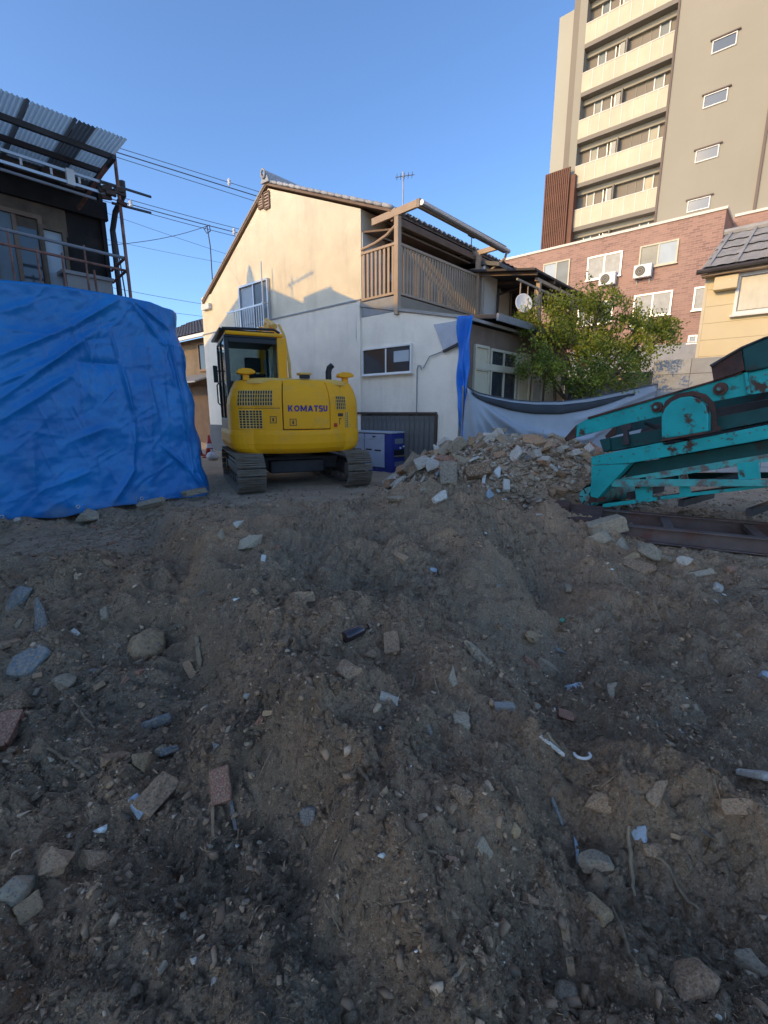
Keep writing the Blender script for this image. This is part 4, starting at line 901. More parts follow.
part('debris_ledge', lb, 'wood_dark', lambda mb: [mb.box(a, a + random.uniform(.1, .4), 1.25, 1.45, zi - .22 + random.uniform(-.02, .02), zi - .10 + random.uniform(-.06, .06)) for a in np.arange(-7.5, ao - .5, .22)])
# ladder and loose pipes slung under the awning
la = thing('aluminium_ladder', 'aluminium ladder slung level under the awning of the old building', 'ladder', FL.w(0, 0, 0), FL.ang)
YL = .72; (q1a, q1z), (q0a, q0z) = FL.on(120, 186, YL), FL.on(0, 152, YL); (r1a, r1z), (r0a, r0z) = FL.on(109, 194, YL), FL.on(0, 162, YL)
zup = (q1z + q0z) / 2; zlo = (r1z + r0z) / 2
part('side_rail', la, 'alu', lambda mb: mb.beam((-6.5, YL, zup), (q1a, YL, zup), .025, .035)); part('side_rail', la, 'alu', lambda mb: mb.beam((-6.5, YL, zlo), (r1a, YL, zlo), .025, .035))
for k in range(16):
    a = r1a - .38 - k * .34; part('rung', la, 'alu', lambda mb: mb.tube([(a, YL, zlo + .028), (a, YL, zup - .028)], .016, 6))
part('hinge', la, 'white_plastic', lambda mb: mb.box(FL.on(70, 175, YL)[0] - .05, FL.on(70, 175, YL)[0] + .05, YL - .03, YL + .03, zlo - .03, zup + .03))
for (ua, va, ub, vb, yy, mt, lb_) in ((0, 169, 96, 199, .66, 'steel_grey', 'thin steel pipe slung just below the ladder'), (100, 181, 151, 197, .7, 'cable', 'upper dark rod poking out past the awning corner'), (112, 203, 151, 213, .8, 'cable', 'lower dark rod poking out past the awning corner')):
    (a0, z0), (a1, z1) = FL.on(ua, va, yy), FL.on(ub, vb, yy)
    po = tag(part('pipe', None, mt, lambda mb: mb.tube([(0, 0, 0), (a1 - a0 if ua else a1 - a0 + 0, 0, z1 - z0)], .02, 8)), lb_, 'pipe', 'pipes slung under the awning'); po.location = FL.w(a0, yy, z0); po.rotation_euler.z = FL.ang
ca, cz = FL.on(115, 195, .66)
cb = thing('pole_clamp', 'dark rusty clamp cluster on the scaffold pole at the awning corner', 'clamp', FL.w(ca, .66, cz), FL.ang)
for k in range(9):
    d = Vector((random.uniform(-.14, .1), random.uniform(-.04, .06), random.uniform(-.14, .12))); part('clamp', cb, 'rust' if k % 2 else 'wood_dark', lambda mb: mb.beam(d - Vector((.07, .02, .02)), d + Vector((.07, random.uniform(-.04, .04), random.uniform(-.05, .05))), .05, .06), bevel=.008)

# ------------------------------------------------------------------ far house between the tarp and the stucco house, cones, neighbour house and added shade casters outside the frame
fq = at(176, 400, 23.5); FB = Frame(fq.x, fq.y, E1)
fh = thing('tiled_house', 'far house with dark tiled roof in the gap beside the tarp', 'house', FB.w(0, 0, 0), FB.ang)
_, ez = FB.on(200, 338)
part('wall', fh, 'plaster_old', lambda mb: mb.box(-3, 4.5, 0, 6, -.1, ez))
part('roof', fh, 'roof_tile_dark', lambda mb: mb.prism([(-.6, ez), (2.8, ez + 1.75), (6.4, ez), (6.4, ez - .12), (2.8, ez + 1.6), (-.6, ez - .12)], -3.3, 4.8, lambda a, d, z: (d, a, z)))
rn2 = Vector((0, -.515, 1)).normalized()
tile_roof('tile_course', fh, 'roof_tile_dark', lambda a, s, h: (a, -.6 + s * .889 + rn2.y * h, ez + .01 + s * .458 + rn2.z * h), -3.3, 4.8, 3.8, .3, .32, .05)
part('gutter', fh, 'white_trim', lambda mb: mb.box(-3.3, 4.8, .58, .70, ez - .14, ez - .01, my(0)))
a0, z1 = FB.on(199, 345); a1, z0 = FB.on(213, 368); window(fh, my(0), a0, a1, z0, z1, 'wood_brown', 'glass_dark', 2, .06, .06)
part('lower_wall', fh, 'wood_dark', lambda mb: mb.box(-3, 4.5, .0, .04, -.1, 2.6, my(0)))
part('canopy', fh, 'steel_grey', lambda mb: mb.prism([(.0, 3.0), (1.2, 2.6), (1.2, 2.66), (.0, 3.08)], -3, 4.5, lambda a, d, z: (d, -a, z)))
def cone(u, Y, label):
    p = at(u, 440, Y); p.z = Hs(p.x, p.y)
    o = thing('traffic_cone', label, 'traffic cone', p, random.random(), 'traffic cones beside the house corner')
    part('base', o, 'cone_red', lambda mb: mb.box(-.19, .19, -.19, .19, 0, .035), bevel=.01)
    part('body', o, 'cone_red', lambda mb: mb.tube([(0, 0, .035), (0, 0, .70)], [.145, .028], 20), smooth=True)
    part('band', o, 'white_plastic', lambda mb: mb.tube([(0, 0, .30), (0, 0, .44)], [.1065, .083], 20, caps=False), smooth=True)
cone(197, 15.2, 'red traffic cone half hidden behind the tarp edge'); cone(209, 14.6, 'red traffic cone standing clear at the stucco house corner')
pb_ = at(214, 440, 14.2); kb = thing('rubbish_bag', 'white plastic bag on the ground beside the red cones', 'bag', (pb_.x + .1, pb_.y - .5, Hs(pb_.x + .1, pb_.y - .5)))
def bag(mb):
    n = 14; rs = [(.02, .0), (.14, .03), (.17, .12), (.12, .22), (.03, .27), (.06, .33)]
    mb.add([(r * (1 + .12 * math.sin(k * 3 + j)) * math.cos(2 * math.pi * k / n), r * (1 + .15 * math.sin(k * 2 + j * 2)) * math.sin(2 * math.pi * k / n), h) for j, (r, h) in enumerate(rs) for k in range(n)],
           [(j * n + k, j * n + (k + 1) % n, (j + 1) * n + (k + 1) % n, (j + 1) * n + k) for j in range(len(rs) - 1) for k in range(n)])
part('sack', kb, 'white_plastic', bag, smooth=True)
# neighbour house left of the frame; a box and a block are added for shade
nb = thing('gable_house', 'neighbour house with ridge ornament standing left of the view', 'house', FA.w(0, 0, 0), FA.ang)
gx, gz = FA.on(250, 280); Lc = 9.0; tanE = math.tan(SUN_EL)
gx -= .259 * Lc; gz += Lc * tanE; gy = -.966 * Lc
part('wall', nb, 'stucco_grey', lambda mb: mb.prism([(gx - 3.6, -.1), (gx + 2.55, -.1), (gx + 2.55, gz - 1.12), (gx, gz - .12), (gx - 3.6, gz - 2.0)], -gy, -gy + 6.5, lambda a, d, z: (a, -d, z)))
part('roof', nb, 'roof_tile_grey', lambda mb: mb.prism([(gx - 4.1, gz - 2.25), (gx, gz), (gx + 2.8, gz - 1.12), (gx + 2.8, gz - 1.22), (gx, gz - .11), (gx - 4.1, gz - 2.36)], -gy - .01, -gy + 6.7, lambda a, d, z: (a, -d, z)))
part('ridge_ornament', nb, 'roof_tile_grey', lambda mb: mb.prism([(gx - .22, gz - .12), (gx + .24, gz - .12), (gx + .13, gz + .2), (gx + .05, gz + .4), (gx - .05, gz + .4), (gx - .13, gz + .2)], -gy - .02, -gy + .12, lambda a, d, z: (a, -d, z)))
bx0, bz0 = FA.on(304, 297); bx1, bz1 = FA.on(331, 286)
part('shadow_box', nb, 'stucco_grey', lambda mb: mb.prism([(gx + 2.552, -.1), (bx1 - .259 * Lc, -.1), (bx1 - .259 * Lc, bz1 + Lc * tanE), (gx + 2.552, bz0 + Lc * tanE)], -gy, -gy + 1.2, lambda a, d, z: (a, -d, z)))  # unseen box added to cast the stepped shadow on the stucco gable
window(nb, mx(gx + 2.55), gy - 6, gy - 4.4, 3.6, 4.8, 'alu', 'glass_dark', 2)
an2 = thing('tv_aerial', 'TV aerial standing on the neighbour house left of the view', 'aerial', FA.w(gx + 1.9, gy - .6, gz - 1.0), FA.ang)
part('mast', an2, 'steel_grey', lambda mb: mb.tube([(0, 0, -.3), (0, 0, 1.0)], .025, 6))
part('boom', an2, 'steel_grey', lambda mb: mb.tube([(-.2, 0, .75), (.95, 0, .92)], .025, 6))
for k in range(6): part('element', an2, 'steel_grey', lambda mb: mb.tube([(-.1 + k * .19, -.2, .765 + k * .028), (-.1 + k * .19, .2, .765 + k * .028)], .014, 5))
ap = thing('shade_block', 'plain four storey block added unseen behind the camera at left for shade', 'building', (-15.7, -7.0, 0), math.atan2(E2.y, E2.x))  # unseen block added to keep the teal machine and pile in shade
part('wall', ap, 'tower_side', lambda mb: mb.box(-7, 7, -6, 6, -.1, 10.5)); part('parapet', ap, 'parapet_cap', lambda mb: mb.box(-7.1, 7.1, -6.1, 6.1, 10.5, 10.65))
for fl_ in range(4):
    for k in range(4): window(ap, my(-6), -5.6 + k * 3.0, -4.0 + k * 3.0, 1.0 + fl_ * 2.6, 2.2 + fl_ * 2.6, 'alu', 'glass_mid', 2)

# ------------------------------------------------------------------ overhead wires
def wire(u0, v0, Y0, u1, v1, Y1, r, label, sag=.25):
    a = at(u0, v0, Y0); b = at(u1, v1, Y1)
    o = part('power_line', None, 'cable', lambda mb: mb.tube([a.lerp(b, k / 16) + Vector((0, 0, -sag * 4 * (k / 16) * (1 - k / 16))) - a for k in range(17)], r * .48, 6)); o.location = a
    tag(o, label, 'wire', 'overhead wires'); return lambda u: min((a.lerp(b, k / 400) + Vector((0, 0, -sag * 4 * (k / 400) * (1 - k / 400))) for k in range(401)), key=lambda p: abs(384 + (p.x * FPX) / (p.y * cP - (p.z - CAM_Z) * sP) - u))
w_up = wire(-60, 92, 22, 330, 214, 32, .030, 'topmost thin wire over the stucco house ridge', .0); wire(-60, 97, 22, 330, 219, 32, .05, 'thick wire just under the topmost one', .0); wire(-60, 101, 22, 330, 225, 32, .03, 'third wire of the upper bundle', .0)
wire(-60, 142, 22, 330, 250, 32, .03, 'top wire of the middle bundle beside the awning'); w_mid = wire(-60, 147, 22, 330, 254, 32, .045, 'thick wire of the middle bundle beside the awning'); wire(-60, 151, 22, 330, 258, 32, .03, 'lowest wire of the middle bundle beside the awning')
wire(-60, 150, 24, 330, 285, 34, .02, 'thin lone wire below the middle bundle', .3); wire(-60, 200, 24, 330, 280, 34, .018, 'thin wire crossing behind the service drop', .3)
wire(90, 283, 24, 260, 312, 30, .022, 'low far wire just above the tarp', .1); wire(90, 300, 24, 260, 322, 30, .02, 'lowest far wire at the roof of the tiled house', .1)
wire(90, 246, 12, 207, 226, 17.0, .018, 'service drop wire reaching toward the stucco house', .12)
g0 = at(207, 226, 17.0)
dp = tag(part('service_cable', None, 'cable', lambda mb: mb.tube([(0, 0, 0), (.08, 0, .03), (.1, 0, -.15), (-.02, 0, -.22), (-.1, 0, -.1), (0, 0, 0), (.06, 0, -.6), (.05, 0, -1.6), (.02, 0, -2.4)], .018, 6)), 'looped cable hanging down to the stucco house eave', 'cable'); dp.location = g0
for (u, wf, Y, lb_) in ((229, w_up, 0, 'small white insulator on the upper wire bundle'), (234, w_mid, 0, 'small white insulator on the middle wire bundle near the house'), (131, w_mid, 0, 'small white insulator on the middle wire bundle near the awning')):
    io = tag(part('insulator', None, 'white_plastic', lambda mb: mb.tube([(0, 0, -.18), (0, 0, -.06), (0, 0, .02), (0, 0, .1), (0, 0, .2)], [.03, .10, .06, .1, .03], 10)), lb_, 'insulator'); io.location = wf(u)

# ------------------------------------------------------------------ yellow excavator
HEAD = R(24)
EX = Vector((-1.92, 9.50, 0)); EX.z = float(np.median([Hs(-1.9 + dx, 9.5 + dy) for dx in (-1, 0, 1) for dy in (-1.2, 0, 1)])) - .01
ex = thing('excavator', 'yellow tracked excavator with black cab seen from behind', 'excavator', EX, HEAD); ex.scale = (1.06, 1, 1)
# tracks
def track(xc):
    tk = part('track', ex, 'steel_dark', lambda mb: (mb.box(xc - .12, xc + .12, -1.12, 1.12, .22, .50), mb.box(xc - .15, xc + .15, -.95, .95, .28, .44)), bevel=.02)
    rw, zc = .295, .345; half = 1.10; step = .128; per = 4 * half + 2 * math.pi * rw; n = int(round(per / step)); step = per / n
    sm = MB(); sm.box(-.225, .225, -step * .44, step * .44, 0, .018)
    for yy in (-.042, 0.0, .042): sm.box(-.225, .225, yy - .007, yy + .007, .018, .046)
    me = sm.mesh('shoe', 'track_steel')
    for k in range(n):
        s = k * step
        if s < 2 * half: p = (-half + s, zc - rw); a = math.pi
        elif s < 2 * half + math.pi * rw: t_ = (s - 2 * half) / rw; p = (half + rw * math.sin(t_), zc - rw * math.cos(t_)); a = math.pi - t_ if False else math.pi + t_
        elif s < 4 * half + math.pi * rw: p = (half - (s - 2 * half - math.pi * rw), zc + rw); a = 0
        else: t_ = (s - 4 * half - math.pi * rw) / rw; p = (-half - rw * math.sin(t_), zc + rw * math.cos(t_)); a = t_
        inst(me, 'shoe', tk, (xc, p[0], p[1]), (a, 0, 0))
    for yy, rr, nm in ((-1.10, .255, 'sprocket'), (1.10, .255, 'idler')):
        part(nm, tk, 'track_mud', lambda mb: (mb.cyl((xc - .10, yy, zc), (1, 0, 0), rr, .20, 28), mb.cyl((xc - .17, yy, zc), (1, 0, 0), .13, .34, 20)), bevel=.012)
    for k in range(5): part('roller', tk, 'track_mud', lambda mb: mb.cyl((xc - .14, -.72 + k * .36, .145), (1, 0, 0), .085, .28, 16))
    part('chain_band', tk, 'track_mud', lambda mb: [mb.tube([(xc + s_ * .07, y_, z_) for (y_, z_) in [(-half, zc - rw + .03), (half, zc - rw + .03)]], .025, 6) or mb.tube([(xc + s_ * .07, y_, zc + rw - .03) for y_ in (-half, half)], .025, 6) for s_ in (-1, 1)])
track(-.935); track(.935)
part('undercarriage', ex, 'steel_dark', lambda mb: (mb.box(-.82, .82, -.42, .42, .30, .56), mb.box(-.5, .5, -.62, .62, .26, .50)), bevel=.03)
part('swing_bearing', ex, 'steel_dark', lambda mb: mb.cyl((0, 0, .5601), (0, 0, 1), .48, .16, 32))
# dozer blade ahead of the tracks
part('blade', ex, 'yellow_paint', lambda mb: mb.prism([(1.72, .05), (1.66, .2), (1.66, .38), (1.74, .52), (1.79, .52), (1.71, .38), (1.71, .2), (1.78, .05)], -1.12, 1.12, lambda a, d, z: (d, a, z)))
for s in (-1, 1): part('blade_arm', ex, 'yellow_paint', lambda mb: mb.beam((s * .5, .55, .36), (s * .5, 1.66, .28), .10, .12))
# outline of the tail: flat sides, rounded corners and a bowed back
def tail_outline(inset=0.0, n=16):
    pts = []; W = 1.13 - inset
    pts.append((-W, .95)); pts.append((-W, -.50))
    rc = .46
    corner = [(-W + rc - rc * math.cos(t), -.62 - rc * math.sin(t) * .80) for t in np.linspace(0, R(75), 8)]
    pts += corner; xe_, ye_ = corner[-1]; bow = -1.27 + inset
    for t in np.linspace(0, 1, n + 1)[1:-1]:
        x = xe_ + (-2 * xe_) * t; q = 1 - ((x / xe_) ** 2); pts.append((x, ye_ + (bow - ye_) * q))
    pts += [(-x, y) for x, y in reversed(corner)]; pts += [(W, -.50), (W, .95)]
    return pts
def outline_lofts(mb, levels):
    n = None; vs = []
    for z, ins in levels:
        o = tail_outline(ins); n = len(o); vs += [(x, y + (0 if j not in (0, n - 1) else 0), z) for j, (x, y) in enumerate(o)]
    fs = [(j * n + k, j * n + (k + 1) % n, (j + 1) * n + (k + 1) % n, (j + 1) * n + k) for j in range(len(levels) - 1) for k in range(n)]
    fs += [tuple(range(n - 1, -1, -1)), tuple((len(levels) - 1) * n + k for k in range(n))]
    mb.add(vs, fs)
OUT0 = tail_outline(0.0, 40)
oxs = np.array([p[0] for p in OUT0]); oys = np.array([p[1] for p in OUT0])
cum = np.concatenate([[0], np.cumsum(np.hypot(np.diff(oxs), np.diff(oys)))]); mid = cum[-1] / 2
def tailpt(s, off, z):
    """point on the tail surface: s metres right of the middle, off proud of it"""
    q = mid + s; x = np.interp(q, cum, oxs); y = np.interp(q, cum, oys); e = .02
    tx = np.interp(q + e, cum, oxs) - np.interp(q - e, cum, oxs); ty = np.interp(q + e, cum, oys) - np.interp(q - e, cum, oys); L_ = math.hypot(tx, ty)
    nx, ny = ty / L_, -tx / L_
    return (x + nx * off, y + ny * off, z)
lean = lambda z: -.15 * max(0, (z - 1.52) / .46) ** 2 - .006
def patch(mb, s0, s1, z0, z1, o0, o1, nz=8):
    ns_ = max(2, int((s1 - s0) / .05)); vs = []
    for o in (o0, o1):
        for j in range(nz + 1):
            z = z0 + (z1 - z0) * j / nz
            for i in range(ns_ + 1): vs.append(tailpt(s0 + (s1 - s0) * i / ns_, o + lean(z), z))
    n = ns_ + 1; L_ = n * (nz + 1); fs = []
    for j in range(nz):
        for i in range(ns_):
            a = j * n + i; fs += [(a, a + n, a + n + 1, a + 1), (L_ + a, L_ + a + 1, L_ + a + n + 1, L_ + a + n)]
    for i in range(ns_): fs += [(i, i + 1, L_ + i + 1, L_ + i), (nz * n + i, L_ + nz * n + i, L_ + nz * n + i + 1, nz * n + i + 1)]
    for j in range(nz): a = j * n; b_ = j * n + ns_; fs += [(a, L_ + a, L_ + a + n, a + n), (b_, b_ + n, L_ + b_ + n, L_ + b_)]
    mb.add(vs, fs)
ZB, ZTOP = .70, 1.99
part('engine_housing', ex, 'steel_dark', lambda mb: outline_lofts(mb, [(ZB + .05, .08), (ZB + .12, .03), (1.52, .04), (1.70, .08), (1.85, .17), (1.94, .27)]), smooth=False)
part('counterweight', ex, 'yellow_paint', lambda mb: outline_lofts(mb, [(ZB - .02, .10), (ZB + .02, .035), (ZB + .07, -.01), (.86, -.035), (1.02, -.040), (1.085, -.030), (1.10, .0), (1.10, .06)]), bevel=.006)
part('hood', ex, 'yellow_dusty', lambda mb: outline_lofts(mb, [(1.90, .16), (1.945, .175), (1.985, .24), (2.0, .34)]), bevel=.01)
panels = ((-1.72, -.37, .84, 1.955, 'side_door'), (-.355, .47, 1.115, 1.965, 'rear_hood'), (.485, 1.30, .84, 1.955, 'side_door'))
PD = {}
for q, (s0, s1, z0, z1, nm) in enumerate(panels):
    PD[q] = part(nm, ex, 'yellow_paint', lambda mb: patch(mb, s0, s1, z0, z1, -.015, .022), bevel=.012, smooth=False)
part('side_door', ex, 'yellow_paint', lambda mb: patch(mb, 1.315, 2.3, .84, 1.955, -.015, .022), bevel=.012)
def grille(pn, s0, s1, z0, z1, nv, nh):
    g = part('grille', PD[pn], 'black_plastic', lambda mb: patch(mb, s0, s1, z0, z1, .0225, .025, 3))
    for k in range(nv + 1): s = s0 + (s1 - s0) * k / nv; part('grille_bar', PD[pn], 'yellow_dusty', lambda mb: patch(mb, s - .006, s + .006, z0, z1, .0255, .033, 3))
    for k in range(nh + 1): z = z0 + (z1 - z0) * k / nh; part('grille_bar', PD[pn], 'yellow_dusty', lambda mb: patch(mb, s0, s1, z - .006, z + .006, .026, .034, 1))
grille(0, -1.12, -.52, 1.52, 1.78, 14, 4); grille(0, -1.10, -.70, 1.13, 1.44, 7, 7)
grille(2, .62, .88, 1.46, 1.70, 5, 4); grille(2, .86, .93, 1.13, 1.41, 2, 8)
part('seam', PD[0], 'steel_dark', lambda mb: patch(mb, -1.10, -.40, 1.472, 1.482, .0222, .0235, 1))
for s, z, pn in ((-.52, 1.28, 0), (-.20, 1.235, 1)):
    part('latch', PD[pn], 'steel_dark', lambda mb: (patch(mb, s - .055, s - .045, z - .06, z + .06, .0222, .027, 1), patch(mb, s + .045, s + .055, z - .06, z + .06, .0222, .027, 1), patch(mb, s - .055, s + .055, z + .05, z + .06, .0222, .0275, 1), patch(mb, s - .055, s + .055, z - .06, z - .05, .0222, .0275, 1), patch(mb, s - .012, s + .012, z - .03, z + .03, .0222, .032, 1)))
part('reflector', PD[2], 'cone_red', lambda mb: patch(mb, .56, .63, 1.14, 1.21, .0222, .034, 1))
part('decal', PD[2], 'wood_dark', lambda mb: (patch(mb, .66, .80, 1.33, 1.39, .0222, .0235, 1), patch(mb, .69, .71, 1.18, 1.30, .0222, .0235, 1), patch(mb, .71, .75, 1.28, 1.30, .0222, .0236, 1)))
# lettering on the hood
def letter_strokes(ch):
    T = .25; q = []                                       # strokes as quads in a 1 high box
    bar = lambda x0, y0, x1, y1: q.append([(x0, y0), (x1, y0), (x1, y1), (x0, y1)])
    dia = lambda x0, y0, x1, y1, w=T * 1.12: q.append([(x0 - w / 2, y0), (x0 + w / 2, y0), (x1 + w / 2, y1), (x1 - w / 2, y1)])
    if ch == 'K': bar(0, 0, T, 1); dia(.30, .42, .70, 1); dia(.34, .55, .74, 0); W = .86
    elif ch in 'OU':
        W = .92; n = 20; c = lambda r, k: (W / 2 + (W / 2 - r) * math.cos(k), .5 + (.5 - r) * math.sin(k))
        if ch == 'O':
            for k in range(n): a0, a1 = 2 * math.pi * k / n, 2 * math.pi * (k + 1) / n; q.append([c(0, a0), c(0, a1), c(T * .95, a1), c(T * .95, a0)])
        else:
            W = .84; bar(0, .38, T, 1); bar(W - T, .38, W, 1); e = lambda r, k: (W / 2 + (W / 2 - r) * math.cos(k), .38 + (.38 - r * .92) * math.sin(k))
            for k in range(10): a0, a1 = math.pi + math.pi * k / 10, math.pi + math.pi * (k + 1) / 10; q.append([e(0, a0), e(0, a1), e(T, a1), e(T, a0)])
    elif ch == 'M': W = 1.10; bar(0, 0, T * .95, 1); bar(W - T * .95, 0, W, 1); dia(W / 2, .12, T * .62, 1, T * .9); dia(W / 2, .12, W - T * .62, 1, T * .9)
    elif ch == 'A': W = .98; dia(T * .56, 0, W / 2, 1); dia(W - T * .56, 0, W / 2, 1); bar(.25, .2, W - .25, .37)
    elif ch == 'T': W = .80; bar(0, .78, W, 1); bar(W / 2 - T / 2, 0, W / 2 + T / 2, .78)
    elif ch == 'S': W = .74; bar(.04, 0, W - .08, .2); bar(W - T, .1, W, .56); bar(.06, .4, W - .06, .6); bar(0, .46, T, .92); bar(.08, .8, W - .04, 1)
    return q, W
def lettering(mb):
    text = 'KOMATSU'; gap = .15; tot = sum(letter_strokes(c)[1] for c in text) + gap * (len(text) - 1); k = .69 / tot; x = -tot / 2; hgt = .108; e = 0
    for c in text:
        qs, W = letter_strokes(c)
        for q in qs:
            e += 1; f = [tailpt(.07 + (x + px_) * k, .0235 + lean(1.47) + .0025 + (e % 7) * .0003, 1.42 + py_ * hgt) for px_, py_ in q]; g = [tailpt(.07 + (x + px_) * k, .0222 + lean(1.47), 1.42 + py_ * hgt) for px_, py_ in q]
            mb.add(f + g, [(0, 1, 2, 3), (7, 6, 5, 4), (0, 4, 5, 1), (1, 5, 6, 2), (2, 6, 7, 3), (3, 7, 4, 0)])
        x += W + gap
lt = part('lettering', PD[1], 'letter_blue', lettering); lt['label'] = 'dark blue capital lettering on the rear hood'
# revolving floor and front deck under the cab
part('deck', ex, 'steel_dark', lambda mb: mb.box(-1.10, 1.10, -.55, 1.25, .7201, .90), bevel=.02)
part('tank_box', ex, 'yellow_paint', lambda mb: mb.box(.45, 1.12, .955, 1.25, .90, 1.55), bevel=.03)
# cab
XC0, XC1, YC0, YC1, ZC0, ZC1 = -1.13, -.13, -.42, 1.18, .95, 2.80
cab = part('cab', ex, 'black_plastic', lambda mb: (mb.box(XC0, XC1, YC0, YC1, ZC0, ZC0 + .35), mb.box(XC0, XC0 + .07, YC0, YC0 + .09, ZC0 + .35, ZC1 - .08), mb.box(XC0, XC0 + .06, YC1 - .08, YC1, ZC0 + .35, ZC1 - .08), mb.box(XC1 - .06, XC1, YC1 - .08, YC1, ZC0 + .35, ZC1 - .08),
      mb.box(XC0, XC0 + .05, .45, .53, ZC0 + .35, ZC1 - .08), mb.box(XC0 + .07, XC1 - .12, YC0, YC0 + .06, ZC0 + .35, 1.96), mb.box(XC0 + .07, XC1 - .12, YC0, YC0 + .06, ZC1 - .17, ZC1 - .08), mb.box(XC0, XC1 - .02, YC0 + .001, YC1, ZC1 - .0799, ZC1 - .04)), bevel=.012)
part('roof', cab, 'yellow_paint', lambda mb: mb.box(XC0 + .02, XC1 - .0, YC0 - .02, YC1 + .02, ZC1 - .04, ZC1 + .03), bevel=.03)
part('roof_guard', cab, 'black_plastic', lambda mb: (mb.box(XC0 - .05, XC1 - .12, YC0 + .15, YC1 + .12, ZC1 + .032, ZC1 + .075), mb.tube([(XC0 - .04, YC0 + .1, ZC1 + .06), (XC0 - .04, YC1 + .3, ZC1 + .08)], .03, 8), mb.tube([(XC0 - .02, YC0 + .05, ZC1 + .07), (XC1 - .15, YC0 + .05, ZC1 + .10), (XC1 - .05, YC0 + .08, ZC1 + .05)], .025, 8)), bevel=.01)
part('rear_pillar', cab, 'yellow_paint', lambda mb: mb.box(XC1 - .119, XC1 + .05, YC0 - .01, YC0 + .22, 1.45, ZC1 - .041), bevel=.02)
part('side_pillar', cab, 'yellow_paint', lambda mb: mb.box(XC1 - .059, XC1 + .03, YC0 + .22, YC0 + .75, 1.45, ZC1 - .041), bevel=.015)
part('rear_window', cab, 'glass_clear', lambda mb: mb.box(XC0 + .07, XC1 - .12, YC0 + .02, YC0 + .03, 1.96, ZC1 - .17))
part('side_window', cab, 'glass_clear', lambda mb: mb.box(XC0 + .02, XC0 + .028, YC0 + .09, .45, ZC0 + .36, ZC1 - .085))
part('side_window', cab, 'glass_clear', lambda mb: mb.box(XC0 + .02, XC0 + .028, .53, YC1 - .08, ZC0 + .36, ZC1 - .085))
part('windscreen', cab, 'glass_clear', lambda mb: mb.box(XC0 + .06, XC1 - .06, YC1 - .05, YC1 - .042, ZC0 + .36, ZC1 - .085))
part('inner_glass', cab, 'glass_clear', lambda mb: mb.box(XC1 - .03, XC1 - .022, YC0 + .751, YC1 - .08, ZC0 + .36, ZC1 - .085))
part('seat', cab, 'black_plastic', lambda mb: (mb.box(-.86, -.40, -.05, .45, 1.32, 1.48), mb.box(-.85, -.41, -.12, .02, 1.48, 2.12), mb.box(-.77, -.49, -.10, .0, 2.16, 2.42), mb.box(-.68, -.58, -.07, -.03, 2.12, 2.16)), bevel=.04)
part('wiper', cab, 'black_plastic', lambda mb: mb.tube([(XC1 - .25, YC0 - .01, 1.98), (XC1 - .2, YC0 - .012, 2.32)], .01, 6))
for yy in (.9, .3): part('door_handle', cab, 'black_plastic', lambda mb: mb.tube([(XC0 - .02, yy, 1.55), (XC0 - .06, yy, 1.6), (XC0 - .06, yy, 1.95), (XC0 - .02, yy, 2.0)], .014, 6))
part('mirror', ex, 'black_plastic', lambda mb: (mb.tube([(XC0, .5, 2.2), (XC0 - .08, .5, 2.2)], .015, 6), mb.box(XC0 - .14, XC0 - .06, .48, .53, 1.98, 2.30)), bevel=.015)
# lamps, camera and exhaust on the hood
def pod(x, y, lx):
    part('work_lamp', ex, 'yellow_paint', lambda mb: (mb.prism([(x - .15, 2.085), (x - .13, 2.13), (x - .05, 2.16), (x + .08, 2.15), (x + .15, 2.11), (x + .14, 2.07), (x, 2.05), (x - .13, 2.06)], y - .10, y + .10, lambda a, d, z: (a, d, z))), bevel=.025)
    part('lamp_stem', ex, 'yellow_paint', lambda mb: mb.box(x - .05, x + .05, y - .04, y + .05, 1.955, 2.055), bevel=.01)
pod(-.86, -.80, 0); pod(.90, -.72, 0)
part('rear_camera', ex, 'black_plastic', lambda mb: mb.box(-.0, .16, -1.08, -.95, 2.0005, 2.06), bevel=.012); part('camera_hood', ex, 'yellow_dusty', lambda mb: mb.box(-.03, .19, -1.09, -.88, 2.061, 2.10), bevel=.015)
part('exhaust', ex, 'black_plastic', lambda mb: mb.tube([(.62, -.62, 1.95), (.62, -.62, 2.16), (.64, -.63, 2.24), (.69, -.66, 2.29)], [.055, .055, .055, .052], 14))
# boom, arm and bucket reaching out in front
BX = .14
part('boom', ex, 'yellow_paint', lambda mb: mb.prism([(.70, 1.0), (1.0, .95), (1.55, 2.0), (2.05, 2.85), (2.5, 3.15), (3.5, 3.05), (3.52, 3.22), (2.4, 3.45), (1.85, 3.2), (1.2, 2.2)], BX - .13, BX + .13, lambda a, d, z: (d, a, z)), bevel=.03)
part('arm', ex, 'yellow_paint', lambda mb: mb.prism([(3.25, 3.55), (3.6, 3.45), (3.75, 2.6), (3.62, 1.55), (3.45, 1.55), (3.45, 2.6)], BX - .10, BX + .10, lambda a, d, z: (d, a, z)), bevel=.02)
part('bucket', ex, 'steel_dark', lambda mb: mb.prism([(3.35, 1.5), (3.75, 1.5), (3.82, 1.1), (3.55, .75), (3.05, .72), (3.0, .82), (3.3, .95), (3.4, 1.2)], BX - .33, BX + .33, lambda a, d, z: (d, a, z)), bevel=.02)
for s in (-.2, .2): part('boom_cylinder', ex, 'steel_grey', lambda mb: (mb.tube([(BX + s, .95, .95), (BX + s, 1.5, 1.7)], .06, 10), mb.tube([(BX + s, 1.5, 1.7), (BX + s, 2.0, 2.6)], .035, 10)))
part('arm_cylinder', ex, 'yellow_dusty', lambda mb: (mb.tube([(BX, 1.75, 3.32), (BX, 2.7, 3.6)], .06, 10), mb.tube([(BX, 2.7, 3.6), (BX, 3.4, 3.4)], .035, 10)))
